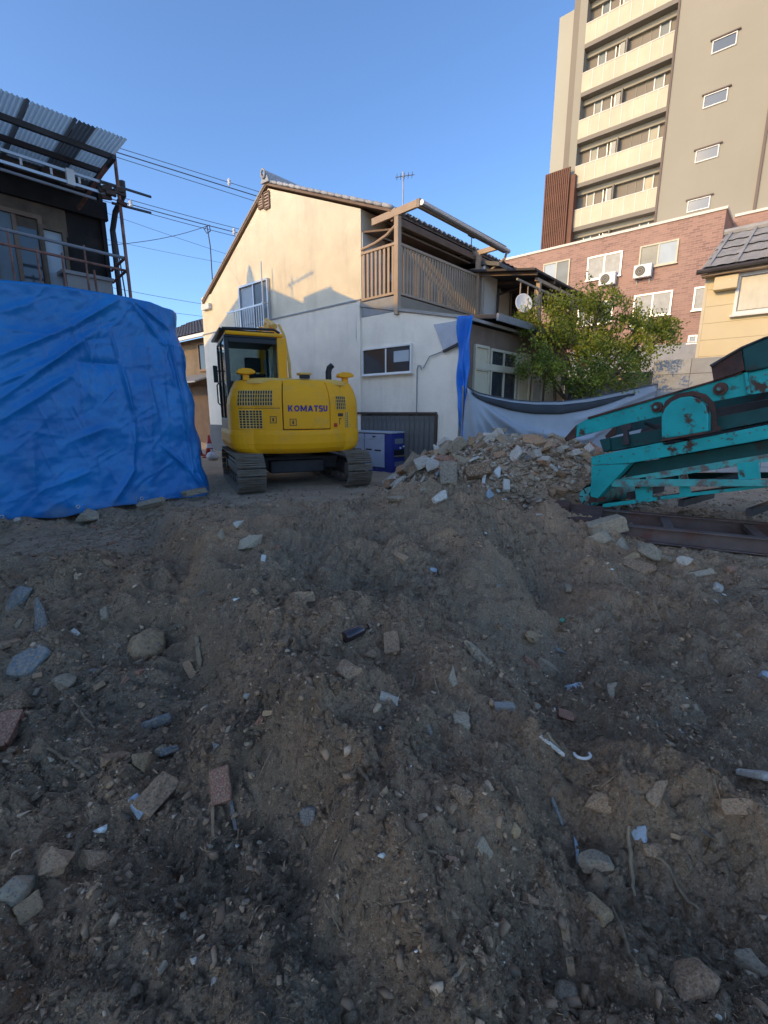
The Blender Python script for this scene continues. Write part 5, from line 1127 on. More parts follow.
for s in (-.13, .13): part('boom_hose', ex, 'yellow_dusty', lambda mb: mb.tube([(BX + s, .9, 1.4), (BX + s * 1.2, 1.15, 2.45), (BX + s * 1.2, 1.55, 3.1), (BX + s, 1.9, 3.38)], .03, 8))

# ------------------------------------------------------------------ blue generator by the wall
gp = at(391, 472.5, 10.8); gh = .98
FGn = Frame(gp.x, gp.y, E1)
ge = thing('generator', 'blue and pale grey generator box between excavator and wall', 'generator', (gp.x, gp.y, Hs(gp.x, gp.y) - .03), FGn.ang)
part('body', ge, 'gen_blue', lambda mb: mb.box(-1.6, 0, 0, .68, .0, gh - .04), bevel=.02)
part('lid', ge, 'gen_top', lambda mb: mb.box(-1.62, .02, -.02, .70, gh - .039, gh), bevel=.012)
for k, (a0, a1) in enumerate(((-1.5, -.86), (-.84, -.20))):
    d = part('door', ge, 'gen_pale', lambda mb: mb.box(a0, a1, .001, .018, .14, gh - .06, my(0)), bevel=.006)
    part('vent_slot', d, 'black_plastic', lambda mb: mb.box(a0 + .33, a0 + .54, .019, .021, .52, .555, my(0))); part('vent_slot', d, 'black_plastic', lambda mb: mb.box(a0 + .04, a0 + .24, .019, .021, .53, .565, my(0)))
    part('lid_lip', d, 'gen_top', lambda mb: mb.box(a0, a1, .019, .026, gh - .18, gh - .165, my(0)))
    part('handle', d, 'steel_dark', lambda mb: mb.box(a0 + .27, a0 + .36, .019, .035, gh - .13, gh - .10, my(0)))
m = mx(0)
cp = part('control_panel', ge, 'gen_blue', lambda mb: mb.box(.06, .64, .001, .014, .12, gh - .08, m), bevel=.006)
part('gauge_plate', cp, 'steel_grey', lambda mb: mb.box(.12, .42, .0145, .018, .70, .82, m)); part('socket_recess', cp, 'black_plastic', lambda mb: mb.box(.08, .62, .0145, .017, .43, .56, m))
for k, yy in enumerate((.3, .42, .52)): part('knob', cp, 'white_plastic', lambda mb: mb.cyl((.017, yy, .60 + .03 * (k % 2)), (1, 0, 0), .022, .03, 10))
part('shelf', cp, 'wood_brown', lambda mb: mb.box(.10, .60, .0145, .08, .40, .425, m)); part('louvre_plate', cp, 'steel_grey', lambda mb: [mb.box(.12 + k * .05, .15 + k * .05, .0145, .02, .17, .28, m) for k in range(8)] and None)
bk_ = at(424, 466, 10.9); pl = tag(part('plastic_crate', None, 'glass_mid', lambda mb: (mb.box(-.3, .3, -.2, .2, 0, .02), mb.box(-.3, .3, -.2, -.18, .02, .24), mb.box(-.3, .3, .18, .2, .02, .24), mb.box(-.3, -.28, -.18, .18, .02, .24), mb.box(.28, .3, -.18, .18, .02, .24))), 'shallow dark plastic crate beside the generator', 'crate')
pl.location = (bk_.x, bk_.y, Hs(bk_.x, bk_.y) - .02); pl.rotation_euler.z = FGn.ang

# ------------------------------------------------------------------ teal crushing machine on steel skids
MD = Vector((.60, -.80, 0)); c0 = at(597, 500, 6.02)
FC = Frame(c0.x, c0.y, MD)
cr = thing('crusher', 'rust-spotted teal conveyor crusher running out of view at right', 'crusher', FC.w(0, 0, 0), FC.ang)
mC = lambda off: (lambda a, d, z: (a, off - d, z))
def px(poly, b=0.0): return [FC.on(u, v, b) for u, v in poly]
def ext(poly, da):                       # carry the right-hand edge on beyond the frame
    return poly
Z1 = lambda x, y: (560 + x * .2708, 330 + y * .2708)       # the two enlarged views the outlines were measured in
Z2 = lambda x, y: (560 + x * .2708, 430 + y * .2708)
def pl1(*p): return px([Z1(*q) for q in p])
def pl2(*p): return px([Z2(*q) for q in p])
WID = 1.05
def plate(name, mat, poly, d0=.0, d1=.02, bev=.004, parent=None): return part(name, parent or cr, mat, lambda mb: mb.prism(poly, d0, d1, mC(0)), bevel=bev)
# upper arm plate with tip; a twin stands on the far side
arm = pl1((70, 350), (115, 325), (680, 160), (860, 105), (1000, 60), (1000, 170), (860, 200), (705, 240), (570, 265), (395, 315), (240, 350), (68, 396))
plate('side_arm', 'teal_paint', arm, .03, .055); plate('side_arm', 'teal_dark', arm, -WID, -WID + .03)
plate('arm_tip', 'rust', pl1((24, 400), (68, 350), (66, 397), (30, 411)), .028, .057)
plate('arm_top_edge', 'rust', pl1((112, 322), (680, 156), (680, 163), (114, 330)), -.03, .075)
plate('arm_tip', 'rust', pl1((24, 400), (68, 350), (66, 397), (30, 411)), -WID, -WID + .03)
# upper hood: dark teal cover with rusty front
plate('hopper_front', 'rust', pl1((571, 137), (682, 72), (694, 150), (580, 190)), -.25, .10)
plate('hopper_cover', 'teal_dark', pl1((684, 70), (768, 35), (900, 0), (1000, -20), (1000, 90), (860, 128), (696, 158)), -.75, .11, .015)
plate('hopper_lip', 'steel_dark', pl1((568, 132), (682, 66), (768, 30), (900, -6), (900, -1), (768, 36), (684, 73), (574, 140)), -.75, .125)
plate('cover_brace', 'teal_paint', pl1((690, 160), (703, 157), (715, 236), (700, 240)), .056, .09); plate('brace_plate', 'teal_paint', pl1((705, 162), (860, 120), (1000, 80), (1000, 190), (860, 215), (712, 240)), .056, .078)
# belt guard with rounded top
gd = pl1((396, 400), (395, 320), (408, 290), (432, 265), (465, 250), (500, 246), (532, 254), (556, 278), (566, 310), (566, 372), (480, 388))
plate('belt_guard', 'teal_paint', gd, .056, .15, .01)
gd2 = pl1((383, 300), (400, 262), (440, 236), (500, 225), (548, 238), (580, 270), (590, 352), (604, 360), (602, 372), (568, 376), (568, 308), (556, 276), (532, 252), (500, 244), (465, 248), (430, 263), (405, 290), (396, 318))
plate('guard_flange', 'rust', gd2, .056, .075)
plate('guard_foot', 'rust', pl1((395, 402), (568, 372), (604, 366), (604, 374), (395, 410)), .056, .16)
for (x, y, r) in ((369, 285, 19), (602, 218, 21)):
    (a, z) = pl1((x, y))[0]; rr = r * .2708 / 470.7 * 5.4
    part('bearing', cr, 'rust', lambda mb: (mb.cyl((a, -.055, z), (0, -1, 0), rr, .03, 20), mb.cyl((a, -.085, z), (0, -1, 0), rr * .55, .02, 16))); part('bolt', cr, 'teal_worn', lambda mb: mb.cyl((a, -.105, z), (0, -1, 0), rr * .3, .02, 6))
# dark interior and screens
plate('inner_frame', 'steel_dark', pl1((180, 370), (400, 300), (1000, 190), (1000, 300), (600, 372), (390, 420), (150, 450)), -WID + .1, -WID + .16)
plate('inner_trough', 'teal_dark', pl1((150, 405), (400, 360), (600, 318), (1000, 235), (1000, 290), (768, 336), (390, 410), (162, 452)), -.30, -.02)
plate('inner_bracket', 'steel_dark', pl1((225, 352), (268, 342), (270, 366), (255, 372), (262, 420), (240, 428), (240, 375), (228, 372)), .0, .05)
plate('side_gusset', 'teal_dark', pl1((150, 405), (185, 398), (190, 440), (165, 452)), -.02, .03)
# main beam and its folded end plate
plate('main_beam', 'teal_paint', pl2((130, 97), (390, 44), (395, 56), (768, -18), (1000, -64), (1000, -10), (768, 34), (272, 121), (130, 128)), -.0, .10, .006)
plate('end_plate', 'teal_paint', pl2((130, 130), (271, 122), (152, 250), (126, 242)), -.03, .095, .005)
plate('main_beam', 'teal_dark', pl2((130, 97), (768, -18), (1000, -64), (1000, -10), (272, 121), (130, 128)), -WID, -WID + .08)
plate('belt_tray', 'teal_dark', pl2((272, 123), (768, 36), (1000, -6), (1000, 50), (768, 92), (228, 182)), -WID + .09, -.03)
plate('tray_lip', 'teal_worn', pl2((225, 178), (768, 88), (1000, 46), (1000, 56), (768, 100), (228, 188)), -.06, .0)
plate('upper_rail', 'teal_worn', pl2((320, 172), (768, 100), (1000, 62), (1000, 76), (768, 116), (320, 186)), -.02, .02)
plate('lower_beam', 'teal_worn', pl2((196, 182), (480, 180), (768, 182), (1000, 184), (1000, 208), (768, 206), (480, 206), (202, 208)), .022, .075)
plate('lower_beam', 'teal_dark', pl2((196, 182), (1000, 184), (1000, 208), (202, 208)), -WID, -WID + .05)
plate('lower_rail', 'teal_paint', pl2((160, 272), (440, 236), (768, 200), (1000, 176), (1000, 187), (768, 211), (440, 250), (162, 286)), .0, .03)
for p in (((278, 208), (340, 206), (344, 258), (284, 264)), ((655, 122), (735, 112), (742, 180), (662, 182)), ((440, 165), (470, 160), (486, 232), (444, 236)), ((860, 100), (930, 90), (940, 180), (868, 182))): plate('upright_plate', 'teal_paint', pl2(*p), -.01, .021)
part('underframe', cr, 'steel_dark', lambda mb: [mb.box(a, a + .06, .05, WID - .05, .32, .40) for a in (.35, .95, 1.6, 2.4)] and None)
for a in (.5, 1.3, 2.1, 2.9): part('cross_member', cr, 'teal_dark', lambda mb: mb.box(a, a + .07, .02, WID - .051, .50 + a * .08, .60 + a * .08))
bme_ = MB().cyl((0, 0, 0), (0, -1, 0), .010, .012, 6).mesh('bolt', 'teal_worn')
for (p_, q_, n_, dd) in ((Z1(150, 332), Z1(380, 268), 8, .056), (Z1(420, 386), Z1(550, 360), 4, .15), (Z2(160, 112), Z2(380, 66), 6, .101), (Z2(430, 64), Z2(768, -2), 8, .101), (Z1(730, 175), Z1(768, 165), 2, .079), (Z2(300, 216), Z2(330, 252), 2, .022)):
    (a0_, z0_), (a1_, z1_) = px([p_, q_])
    for k in range(n_): f_ = k / (n_ - 1); inst(bme_, 'bolt', cr, (a0_ + (a1_ - a0_) * f_, -dd, z0_ + (z1_ - z0_) * f_))
h0, h1, h2 = pl1((300, 345))[0], pl1((470, 410))[0], pl1((700, 330))[0]
for k in range(2): part('hydraulic_hose', cr, 'rubber', lambda mb: mb.tube([(h0[0], .10 + k * .06, h0[1]), (h0[0] + .25, .08 + k * .06, h0[1] - .10), (h1[0], .10 + k * .05, h1[1] - .02), (h1[0] + .4, .1, h1[1] + .05), (h2[0], .12, h2[1])], .016, 8), smooth=True)
for k in range(5): part('belt_roller', cr, 'steel_grey', lambda mb: mb.cyl((.45 + k * .55, .06, .74 + k * .11), (0, 1, 0), .035, WID - .14, 12))
# tail pulley with belt
(pa_, pz_) = pl2((106, 247))[0]
part('pulley', cr, 'teal_worn', lambda mb: (mb.cyl((pa_, .05, pz_), (0, 1, 0), .135, WID - .1, 24), mb.cyl((pa_, -.06, pz_), (0, 1, 0), .05, WID + .1, 14), mb.cyl((pa_, -.03, pz_), (0, 1, 0), .12, .06, 24)))
for k in range(6): part('spoke', cr, 'teal_dark', lambda mb: mb.beam((pa_, -.035, pz_), (pa_ + .12 * math.cos(k * math.pi / 3), -.035, pz_ + .12 * math.sin(k * math.pi / 3)), .01, .025, (0, 1, 0)))
(be, bz) = pl2((270, 60))[0]
def belt(mb):
    pts = [(be + 2.8, bz + .52)] + [(be, bz - .02)] + [(pa_ + .165 * math.cos(t), pz_ + .165 * math.sin(t)) for t in np.linspace(R(115), R(285), 12)] + [(be + 2.8, bz + .12)]
    n = len(pts); mb.add([(a, .10, z) for a, z in pts] + [(a, WID - .12, z) for a, z in pts], [(i, i + 1, n + i + 1, n + i) for i in range(n - 1)])
part('belt', cr, 'rubber', belt, solid=.014)
part('pulley_guard', cr, 'rust', lambda mb: mb.prism(pl2((115, 248), (165, 246), (168, 262), (112, 268)), -.02, .06, mC(0)))
# skid frame lying on the ground
sk = thing('steel_skid', 'rusty brown steel skid frame lying under the teal machine', 'frame', (0, 0, 0))
s0 = gpt(606, 524); s1 = at(768, 557, 4.35); FSk = Frame(s0.x, s0.y, Vector((s1.x - s0.x, s1.y - s0.y, 0))); zsk = .02
sk.location = FSk.w(0, 0, zsk); sk.rotation_euler.z = FSk.ang; SL = 3.6
for (y0, nm) in ((0, 'side_rail'), (.78, 'side_rail')):
    part(nm, sk, 'rust_rail', lambda mb: (mb.box(-.05, SL, y0 - .05, y0 + .05, .155, .17), mb.box(-.05, SL, y0 - .008, y0 + .008, .0151, .1549), mb.box(-.05, SL, y0 - .05, y0 + .05, 0, .015)), bevel=.003)
for a in (.62, 1.42, 2.2, 3.0): part('cross_tie', sk, 'rust_rail', lambda mb: mb.box(a - .05, a + .05, .0501, .729, .10, .15), bevel=.003)
part('end_block', sk, 'rust', lambda mb: mb.box(-.42, -.051, -.06, .84, .02, .20), bevel=.012)
part('end_block', sk, 'rust', lambda mb: mb.box(-.60, -.421, .25, .60, .05, .28), bevel=.012)
for a in (1.9, 2.7): [part('leg_stand', cr, 'teal_dark', lambda mb: mb.box(a, a + .08, yy, yy + .08, .10, .56 + a * .09)) for yy in (.05, WID - .13)]

# ------------------------------------------------------------------ loose pieces
rng = np.random.default_rng(11)
def hull(kind, seed):
    r = np.random.default_rng(seed)
    if kind == 'chunk': pts = r.uniform(-1, 1, (13, 3)) * (1, .8, .62); pts /= np.maximum(1, np.linalg.norm(pts, axis=1, keepdims=True) * .95)
    elif kind == 'round': pts = r.normal(0, 1, (30, 3)); pts = pts / np.linalg.norm(pts, axis=1, keepdims=True) * (1, .8, .6) * r.uniform(.88, 1, (30, 1))
    elif kind == 'slab':
        n = r.integers(4, 7); an = np.sort(r.uniform(0, 2 * np.pi, n)); rr = r.uniform(.65, 1.05, n); q = np.stack([np.cos(an) * rr, np.sin(an) * rr * .75], 1)
        pts = np.concatenate([np.c_[q, np.full(n, -.13)], np.c_[q * r.uniform(.86, 1.0, (n, 1)), r.uniform(.08, .16, n)]])
    elif kind == 'block':
        b = np.array([(x, y, z) for x in (-1, 1) for y in (-.62, .62) for z in (-.5, .5)], float); pts = np.concatenate([b * r.uniform(.78, 1.0, (8, 3)), b * r.uniform(.6, 1.0, (8, 3)) * .99])
    elif kind == 'slat':
        b = np.array([(x, y, z) for x in (-1, 1) for y in (-.26, .26) for z in (-.08, .08)], float); pts = b * r.uniform(.75, 1, (8, 3))
    bm = bmesh.new()
    for p in pts: bm.verts.new(p)
    bmesh.ops.convex_hull(bm, input=bm.verts); bmesh.ops.delete(bm, geom=[v for v in bm.verts if not v.link_faces], context='VERTS')
    if kind in ('round',): bmesh.ops.smooth_vert(bm, verts=bm.verts, factor=.3, use_axis_x=True, use_axis_y=True, use_axis_z=True)
    bmesh.ops.recalc_face_normals(bm, faces=bm.faces)
    return bm
HC = {}
def hmesh(kind, var, mat, bev=True):
    k = (kind, var, mat)
    if k not in HC:
        bm = hull(kind, hash(kind) % 97 * 0 + sum(map(ord, kind)) * 13 + var)
        if bev: bmesh.ops.bevel(bm, geom=bm.edges[:], offset=.05, segments=1, affect='EDGES')
        bmesh.ops.triangulate(bm, faces=bm.faces); bmesh.ops.subdivide_edges(bm, edges=[e for e in bm.edges if e.calc_length() > .22], cuts=2, use_grid_fill=True); bmesh.ops.triangulate(bm, faces=bm.faces)
        th = .35 if kind in ('slab', 'slat') else 1.0
        for v_ in bm.verts:
            q = v_.co * 2.1 + Vector((var * 1.7, var * .9, 3)); k_ = (mnoise.noise(q) * .10 + mnoise.noise(q * 2.7) * .05 + mnoise.noise(q * 6.5) * .022) * th
            v_.co += Vector((v_.co.x, v_.co.y, v_.co.z * .8)).normalized() * k_
        me = bpy.data.meshes.new(kind); bm.to_mesh(me); bm.free(); me.materials.append(MAT[mat])
        if kind == 'round': me.polygons.foreach_set('use_smooth', [True] * len(me.polygons))
        HC[k] = me
    return HC[k]
def surf_normal(x, y, e=.06): return Vector((-(Hs(x + e, y) - Hs(x - e, y)) / (2 * e), -(Hs(x, y + e) - Hs(x, y - e)) / (2 * e), 1)).normalized()
def lay(o, p, spin, tilt=.2, sink=.35):
    """rest a piece on the ground: flat side along the slope, lowest third pressed in"""
    n = surf_normal(p.x, p.y); n = (n + Vector((random.uniform(-tilt, tilt), random.uniform(-tilt, tilt), 0))).normalized()
    q = n.to_track_quat('Z', 'Y') @ Euler((0, 0, spin)).to_quaternion()
    o.rotation_mode = 'QUATERNION'; o.rotation_quaternion = q
    zs = [(q @ Vector((v.co.x * o.scale.x, v.co.y * o.scale.y, v.co.z * o.scale.z))).z for v in o.data.vertices]
    o.location = (p.x, p.y, p.z - min(zs) - sink * (max(zs) - min(zs)))
def piece(name, kind, mat, u, v, w, h, label, cat, spin=None, var=None, tilt=.3, sink=.46, flat=1.0):
    p = gpt(u, v + h * .25); d = math.hypot(p.x, p.y, CAM_Z - p.z); s = d / FPX * .5
    o = bpy.data.objects.new(name, hmesh(kind, rng.integers(0, 1000) if var is None else var, mat)); C.objects.link(o)
    el = math.atan2(CAM_Z - p.z, math.hypot(p.x, p.y)); hh = h / max(.78, math.sin(el)) * .9; big, small = max(w, hh), min(w, hh)
    o.scale = (big * s * .95, small * s * 1.1, (small * s if kind in ('chunk', 'round', 'block') else big * s) * flat)
    if spin is None: spin = random.uniform(-.4, .4) + (0 if w >= hh else math.pi / 2)
    lay(o, p, spin, tilt, sink); tag(o, label, cat); return o
piece('rock', 'round', 'stone_tan', 146, 643, 42, 46, 'large tan rounded rock with rusty patch on the left mound', 'rock', sink=.25)
piece('slab_shard', 'slab', 'slate_blue', 31, 657, 48, 38, 'pale blue-grey triangular slab shard at the left edge', 'stone shard', flat=.8)
piece('stone', 'chunk', 'stone_grey', 68, 679, 26, 22, 'grey-brown stone right of the pale triangular shard', 'stone')
piece('tile_shard', 'slab', 'slate_blue', 94, 670, 20, 20, 'small blue-grey tile shard above the dark upright tile', 'tile shard')
piece('tile_shard', 'slat', 'slate_blue', 147, 717, 20, 40, 'dark blue tile strip standing upright in the left slope', 'tile shard', spin=1.5, flat=2)
piece('tile_shard', 'slab', 'slate_blue', 170, 745, 30, 26, 'dark slate tile shard just below the upright tile strip', 'tile shard', flat=1.4)
piece('block_stone', 'block', 'stone_tan', 157, 792, 36, 24, 'tan block-shaped stone above the pale gravel at left', 'stone', spin=.3)
piece('brick_fragment', 'block', 'brick_red', 222, 784, 24, 26, 'reddish brown brick fragment at left of centre', 'brick')
piece('stone', 'chunk', 'chip_blue', 138, 806, 14, 18, 'small pale blue stone under the tan block stone', 'stone')
piece('tile_sliver', 'slat', 'stone_tan', 213, 815, 11, 30, 'pinkish tile sliver below the brick fragment', 'tile shard', spin=1.35)
piece('tile_sliver', 'slat', 'slate_blue', 233, 810, 12, 24, 'bluish tile sliver right below the brick fragment', 'tile shard', spin=1.5)
piece('stone', 'block', 'stone_tan', 302, 594, 24, 20, 'tan split stone in the middle of the track prints', 'stone')
piece('brick_fragment', 'block', 'stone_brown', 392, 640, 22, 22, 'brown cube-like brick chunk beside the dark bottle', 'brick')
piece('slab_shard', 'slab', 'stone_grey', 478, 650, 36, 50, 'large flat grey slab standing in the central mound', 'stone shard', tilt=.5, var=31)
piece('slab_shard', 'slab', 'stone_grey', 455, 673, 20, 20, 'small flat grey piece left under the large grey slab', 'stone shard')
piece('stone', 'chunk', 'stone_tan', 400, 556, 28, 14, 'pale tan stone on the crest of the mound', 'stone')
piece('stone', 'chunk', 'chip_blue', 434, 568, 11, 9, 'small bright blue stone on the crest of the mound', 'stone')
piece('ceramic_chip', 'slab', 'plaster_chip', 264, 556, 10, 12, 'white shiny chip on the left part of the crest', 'chip', tilt=.6)
piece('long_stone', 'round', 'stone_tan', 533, 634, 38, 16, 'long pale tan stone right of the centre mound', 'stone', spin=-.5)
piece('slate_piece', 'slab', 'slate_blue', 563, 648, 27, 13, 'blue slate piece below the long pale stone', 'tile shard')
piece('brick_fragment', 'block', 'stone_grey', 546, 665, 18, 16, 'grey brick end touching the reddish one', 'brick')
piece('brick_fragment', 'block', 'brick_red', 530, 661, 17, 15, 'dull red brick end left of the grey brick end', 'brick')
piece('plaster_lump', 'chunk', 'chip_blue', 570, 683, 19, 22, 'crumpled white and blue lump under the brick ends', 'plaster')
piece('plastic_scrap', 'round', 'plastic_green', 562, 619, 9, 7, 'small green plastic scrap above the blue slate piece', 'plastic')
piece('ceramic_shard', 'slat', 'stone_pale', 552, 742, 14, 24, 'long pale curved ceramic shard right of centre', 'ceramic shard', spin=-1.0)
piece('brick_fragment', 'block', 'brick_red', 566, 716, 15, 10, 'small bright red brick bit above the ceramic shard', 'brick')
piece('white_slab', 'slab', 'stone_pale', 757, 771, 36, 26, 'pale whitish slab cut by the right edge of the view', 'stone shard')
piece('tile_strip', 'slat', 'slate_blue', 561, 815, 12, 34, 'grey-blue rectangular tile strip lying below centre right', 'tile shard', spin=1.6)
piece('glass_shard', 'slab', 'chip_blue', 575, 848, 11, 26, 'leaf-shaped glass shard with pale rim', 'glass shard', spin=1.4, flat=.5)
piece('stone', 'round', 'stone_tan', 515, 832, 13, 13, 'round yellowish pebble left of the tile strip', 'stone')
piece('stone', 'round', 'stone_grey', 568, 990, 25, 28, 'smooth rounded grey stone near the bottom edge', 'stone')
piece('slate_piece', 'slab', 'slate_blue', 707, 833, 28, 14, 'flat grey slate lying alone at lower right', 'tile shard')
piece('stone', 'chunk', 'chip_blue', 640, 830, 14, 15, 'small pale blue stone above the long wooden stick', 'stone')
piece('stone', 'chunk', 'stone_brown', 657, 844, 26, 18, 'brown stone right of the long wooden stick', 'stone')
piece('wood_chip', 'slat', 'stone_tan', 566, 930, 22, 40, 'flat brownish slat chip pointing down right near the bottom', 'wood chip', spin=-1.0)
piece('stone', 'chunk', 'stone_grey', 250, 539, 32, 18, 'pale grey stone behind the track prints', 'stone')
piece('stone', 'chunk', 'stone_grey', 88, 515, 26, 20, 'grey stone holding down the tarp hem', 'stone', sink=.15)
piece('stone', 'block', 'stone_grey', 196, 498, 26, 10, 'flat grey block at the tarp corner', 'stone', sink=.15)
piece('stone', 'block', 'stone_grey', 152, 505, 26, 9, 'low grey block under the tarp hem', 'stone', sink=.15)
piece('plastic_scrap', 'slab', 'slate_blue', 308, 811, 30, 24, 'grey crumpled plastic scrap left of bottom centre', 'plastic', tilt=.6, flat=1.4)
piece('brick_bit', 'slab', 'brick_red', 452, 859, 14, 12, 'flat red brick flake at the end of a twig', 'brick')
piece('stone', 'chunk', 'stone_grey', 613, 692, 22, 17, 'grey lump on the right slope below the brick ends', 'stone')
piece('stone', 'chunk', 'chip_blue', 766, 676, 12, 12, 'pale blue bit at the right edge above the white slab', 'stone')
for (u, v, w, h, mt, lb_) in ((18, 596, 26, 34, 'slate_blue', 'dark bluish slab leaning at the far left edge'), (8, 640, 26, 26, 'stone_brown', 'brown stone at the left edge above the pale shard'), (20, 702, 36, 20, 'stone_brown', 'long brown stone at the left edge under the pale shard'), (6, 728, 22, 26, 'brick_red', 'rusty red stone at the left edge'), (42, 612, 14, 44, 'slate_blue', 'narrow dark slat leaning at the left mound'),
    (110, 755, 34, 28, 'stone_brown', 'brown flat stone left of the dark slate shard'), (140, 760, 24, 20, 'stone_tan', 'brown lump just under the dark slate shard'), (212, 745, 28, 26, 'stone_brown', 'brown clod right of the dark slate shard'), (56, 865, 26, 18, 'stone_tan', 'tan stone in the lower left corner area'), (83, 857, 26, 14, 'stone_tan', 'tan flat stone in the lower left gravel'), (95, 856, 18, 20, 'stone_brown', 'brown stone touching the tan flat stone'),
    (20, 880, 34, 24, 'stone_grey', 'greyish blue rock at the lower left edge'), (30, 905, 20, 16, 'stone_tan', 'tan chip near the lower left edge'), (460, 790, 22, 20, 'stone_brown', 'brown clod in the lower centre'), (483, 845, 14, 16, 'stone_grey', 'pale round clod in the lower centre right'), (505, 705, 20, 10, 'slate_blue', 'thin slate edge in the centre right slope'), (460, 715, 24, 20, 'stone_grey', 'flat grey stone in the centre slope'),
    (597, 860, 24, 26, 'stone_grey', 'grey lump left of the long wooden stick'), (690, 975, 36, 34, 'stone_brown', 'big dark clod at the lower right'), (750, 965, 22, 20, 'stone_grey', 'rounded grey stone at the lower right edge'), (595, 905, 18, 20, 'stone_tan', 'pinkish tan stone left of the lower stick'), (533, 895, 22, 16, 'stone_tan', 'tan stone in the lower right slope'), (735, 805, 24, 14, 'stone_brown', 'brown stone under the white slab'),
    (370, 655, 24, 14, 'stone_brown', 'brown clod beneath the dark bottle'), (345, 668, 40, 24, 'stone_brown', 'large earth clod beneath the dark bottle'), (600, 800, 30, 18, 'stone_brown', 'earth lump right of the tile strip'), (655, 790, 36, 18, 'stone_brown', 'wide earth lump at right'), (285, 640, 18, 12, 'stone_brown', 'small earth lump left of the bottle')):
    piece('stone', ('chunk', 'slab', 'block')[len(lb_) % 3] if w < 30 else 'chunk', mt, u, v, w, h, lb_, 'stone')
# pieces at the foot of the skid
for k, (u, v, w, h, mt) in enumerate(((606, 520, 30, 30, 'stone_grey'), (622, 542, 26, 18, 'stone_grey'), (646, 548, 32, 16, 'stone_grey'), (637, 565, 30, 18, 'stone_brown'), (660, 556, 24, 12, 'stone_grey'), (684, 560, 16, 10, 'stone_pale'), (700, 574, 26, 8, 'stone_grey'), (630, 553, 20, 18, 'stone_tan'), (655, 532, 22, 8, 'stone_grey'), (718, 586, 14, 9, 'stone_pale'), (728, 569, 14, 9, 'brick_red'), (600, 535, 24, 20, 'stone_grey'))):
    o = piece('concrete_chunk', 'chunk' if k % 3 else 'block', mt, u, v, w, h, ('grey concrete chunk at the left end of the rusty skid frame' if u < 625 else 'concrete chunk before the middle of the rusty skid frame' if u < 670 else 'small chunk before the right part of the rusty skid frame'), 'concrete'); o['group'] = 'chunks along the skid frame'
# bottle, shell ring, sticks
p = gpt(357, 638); bo = thing('glass_bottle', 'dark brown glass bottle lying on the central mound', 'bottle', (p.x, p.y, p.z + .028)); sz = math.hypot(p.x, p.y, 1.1) / FPX
bo.rotation_euler = (0, 0, R(42)); q_ = sz * 15
part('body', bo, 'bottle_glass', lambda mb: mb.tube([(-q_, 0, .0), (-q_ * .95, 0, 0), (q_ * .35, 0, .006), (q_ * .55, 0, .008), (q_ * .7, 0, .009), (q_, 0, .011)], [sz * 5, sz * 5.5, sz * 5.5, sz * 4, sz * 2.4, sz * 2.3], 14), smooth=True)
part('cap', bo, 'wood_brown', lambda mb: mb.tube([(q_ * .92, 0, .010), (q_ * 1.12, 0, .012)], sz * 2.9, 12))
p = gpt(582, 758); sh_ = tag(part('shell_ring', None, 'shell_white', lambda mb: mb.tube([(.03 * math.cos(t), .022 * math.sin(t), 0) for t in np.linspace(R(160), R(380), 12)], .006, 6), smooth=True), 'small white half ring lying on dark soil at right', 'ring'); sh_.location = p + Vector((0, 0, .006))
def stick(u0, v0, u1, v1, wpx, label, name='wooden_stick', mat='stick_wood', cat='stick'):
    a = gpt(u0, v0); b = gpt(u1, v1); d = math.hypot(a.x, a.y, 1.2) / FPX; r = wpx * d * .3; L_ = (b - a).length; nn = 8
    pts = [a.lerp(b, k / nn) - a + Vector((rng.normal(0, .03) * L_ * (k not in (0, nn)) * .5, rng.normal(0, .02) * L_ * .4, 0)) for k in range(nn + 1)]
    for k, q in enumerate(pts): w_ = a + q; zz = Hs(w_.x, w_.y); q.z = .5 * ((a.lerp(b, k / nn)).z + zz) - a.z + r * 1.2
    pts[0].z = Hs(a.x, a.y) - a.z; rs = [r * rng.uniform(.8, 1.1) for _ in pts]; rs[-1] *= .6
    o = part(name, None, mat, lambda mb: mb.tube(pts, rs, 6)); o.location = a; tag(o, label, cat); return o
stick(628, 832, 634, 900, 6, 'pale wooden stick pointing down the lower right slope'); stick(612, 910, 636, 970, 5, 'lower brown stick beside the flat wood chip'); stick(655, 862, 700, 915, 5, 'long dark stick slanting down at lower right')
stick(435, 680, 442, 712, 3, 'thin pale root stalk below the grey slab'); stick(418, 664, 412, 690, 4, 'short forked root left of the thin stalk'); stick(345, 918, 410, 905, 3, 'thin brown twig lying at bottom centre'); stick(420, 845, 447, 862, 3, 'twig ending at the red brick flake')
stick(48, 752, 92, 778, 4, 'long twig across the lower left rubble'); stick(72, 700, 96, 730, 3, 'thin twig at the left below the grey stone'); stick(470, 962, 450, 985, 4, 'short brown root near the bottom edge'); stick(197, 640, 201, 668, 8, 'pale wood splinter standing on the track prints'); stick(515, 790, 520, 803, 3, 'tiny splinter right of centre'); stick(680, 782, 700, 792, 3, 'thin pale splinter at the right slope'); stick(360, 770, 378, 790, 5, 'bent dark root in the lower middle'); stick(545, 735, 560, 752, 6, 'curved pale splinter beside the ceramic shard')
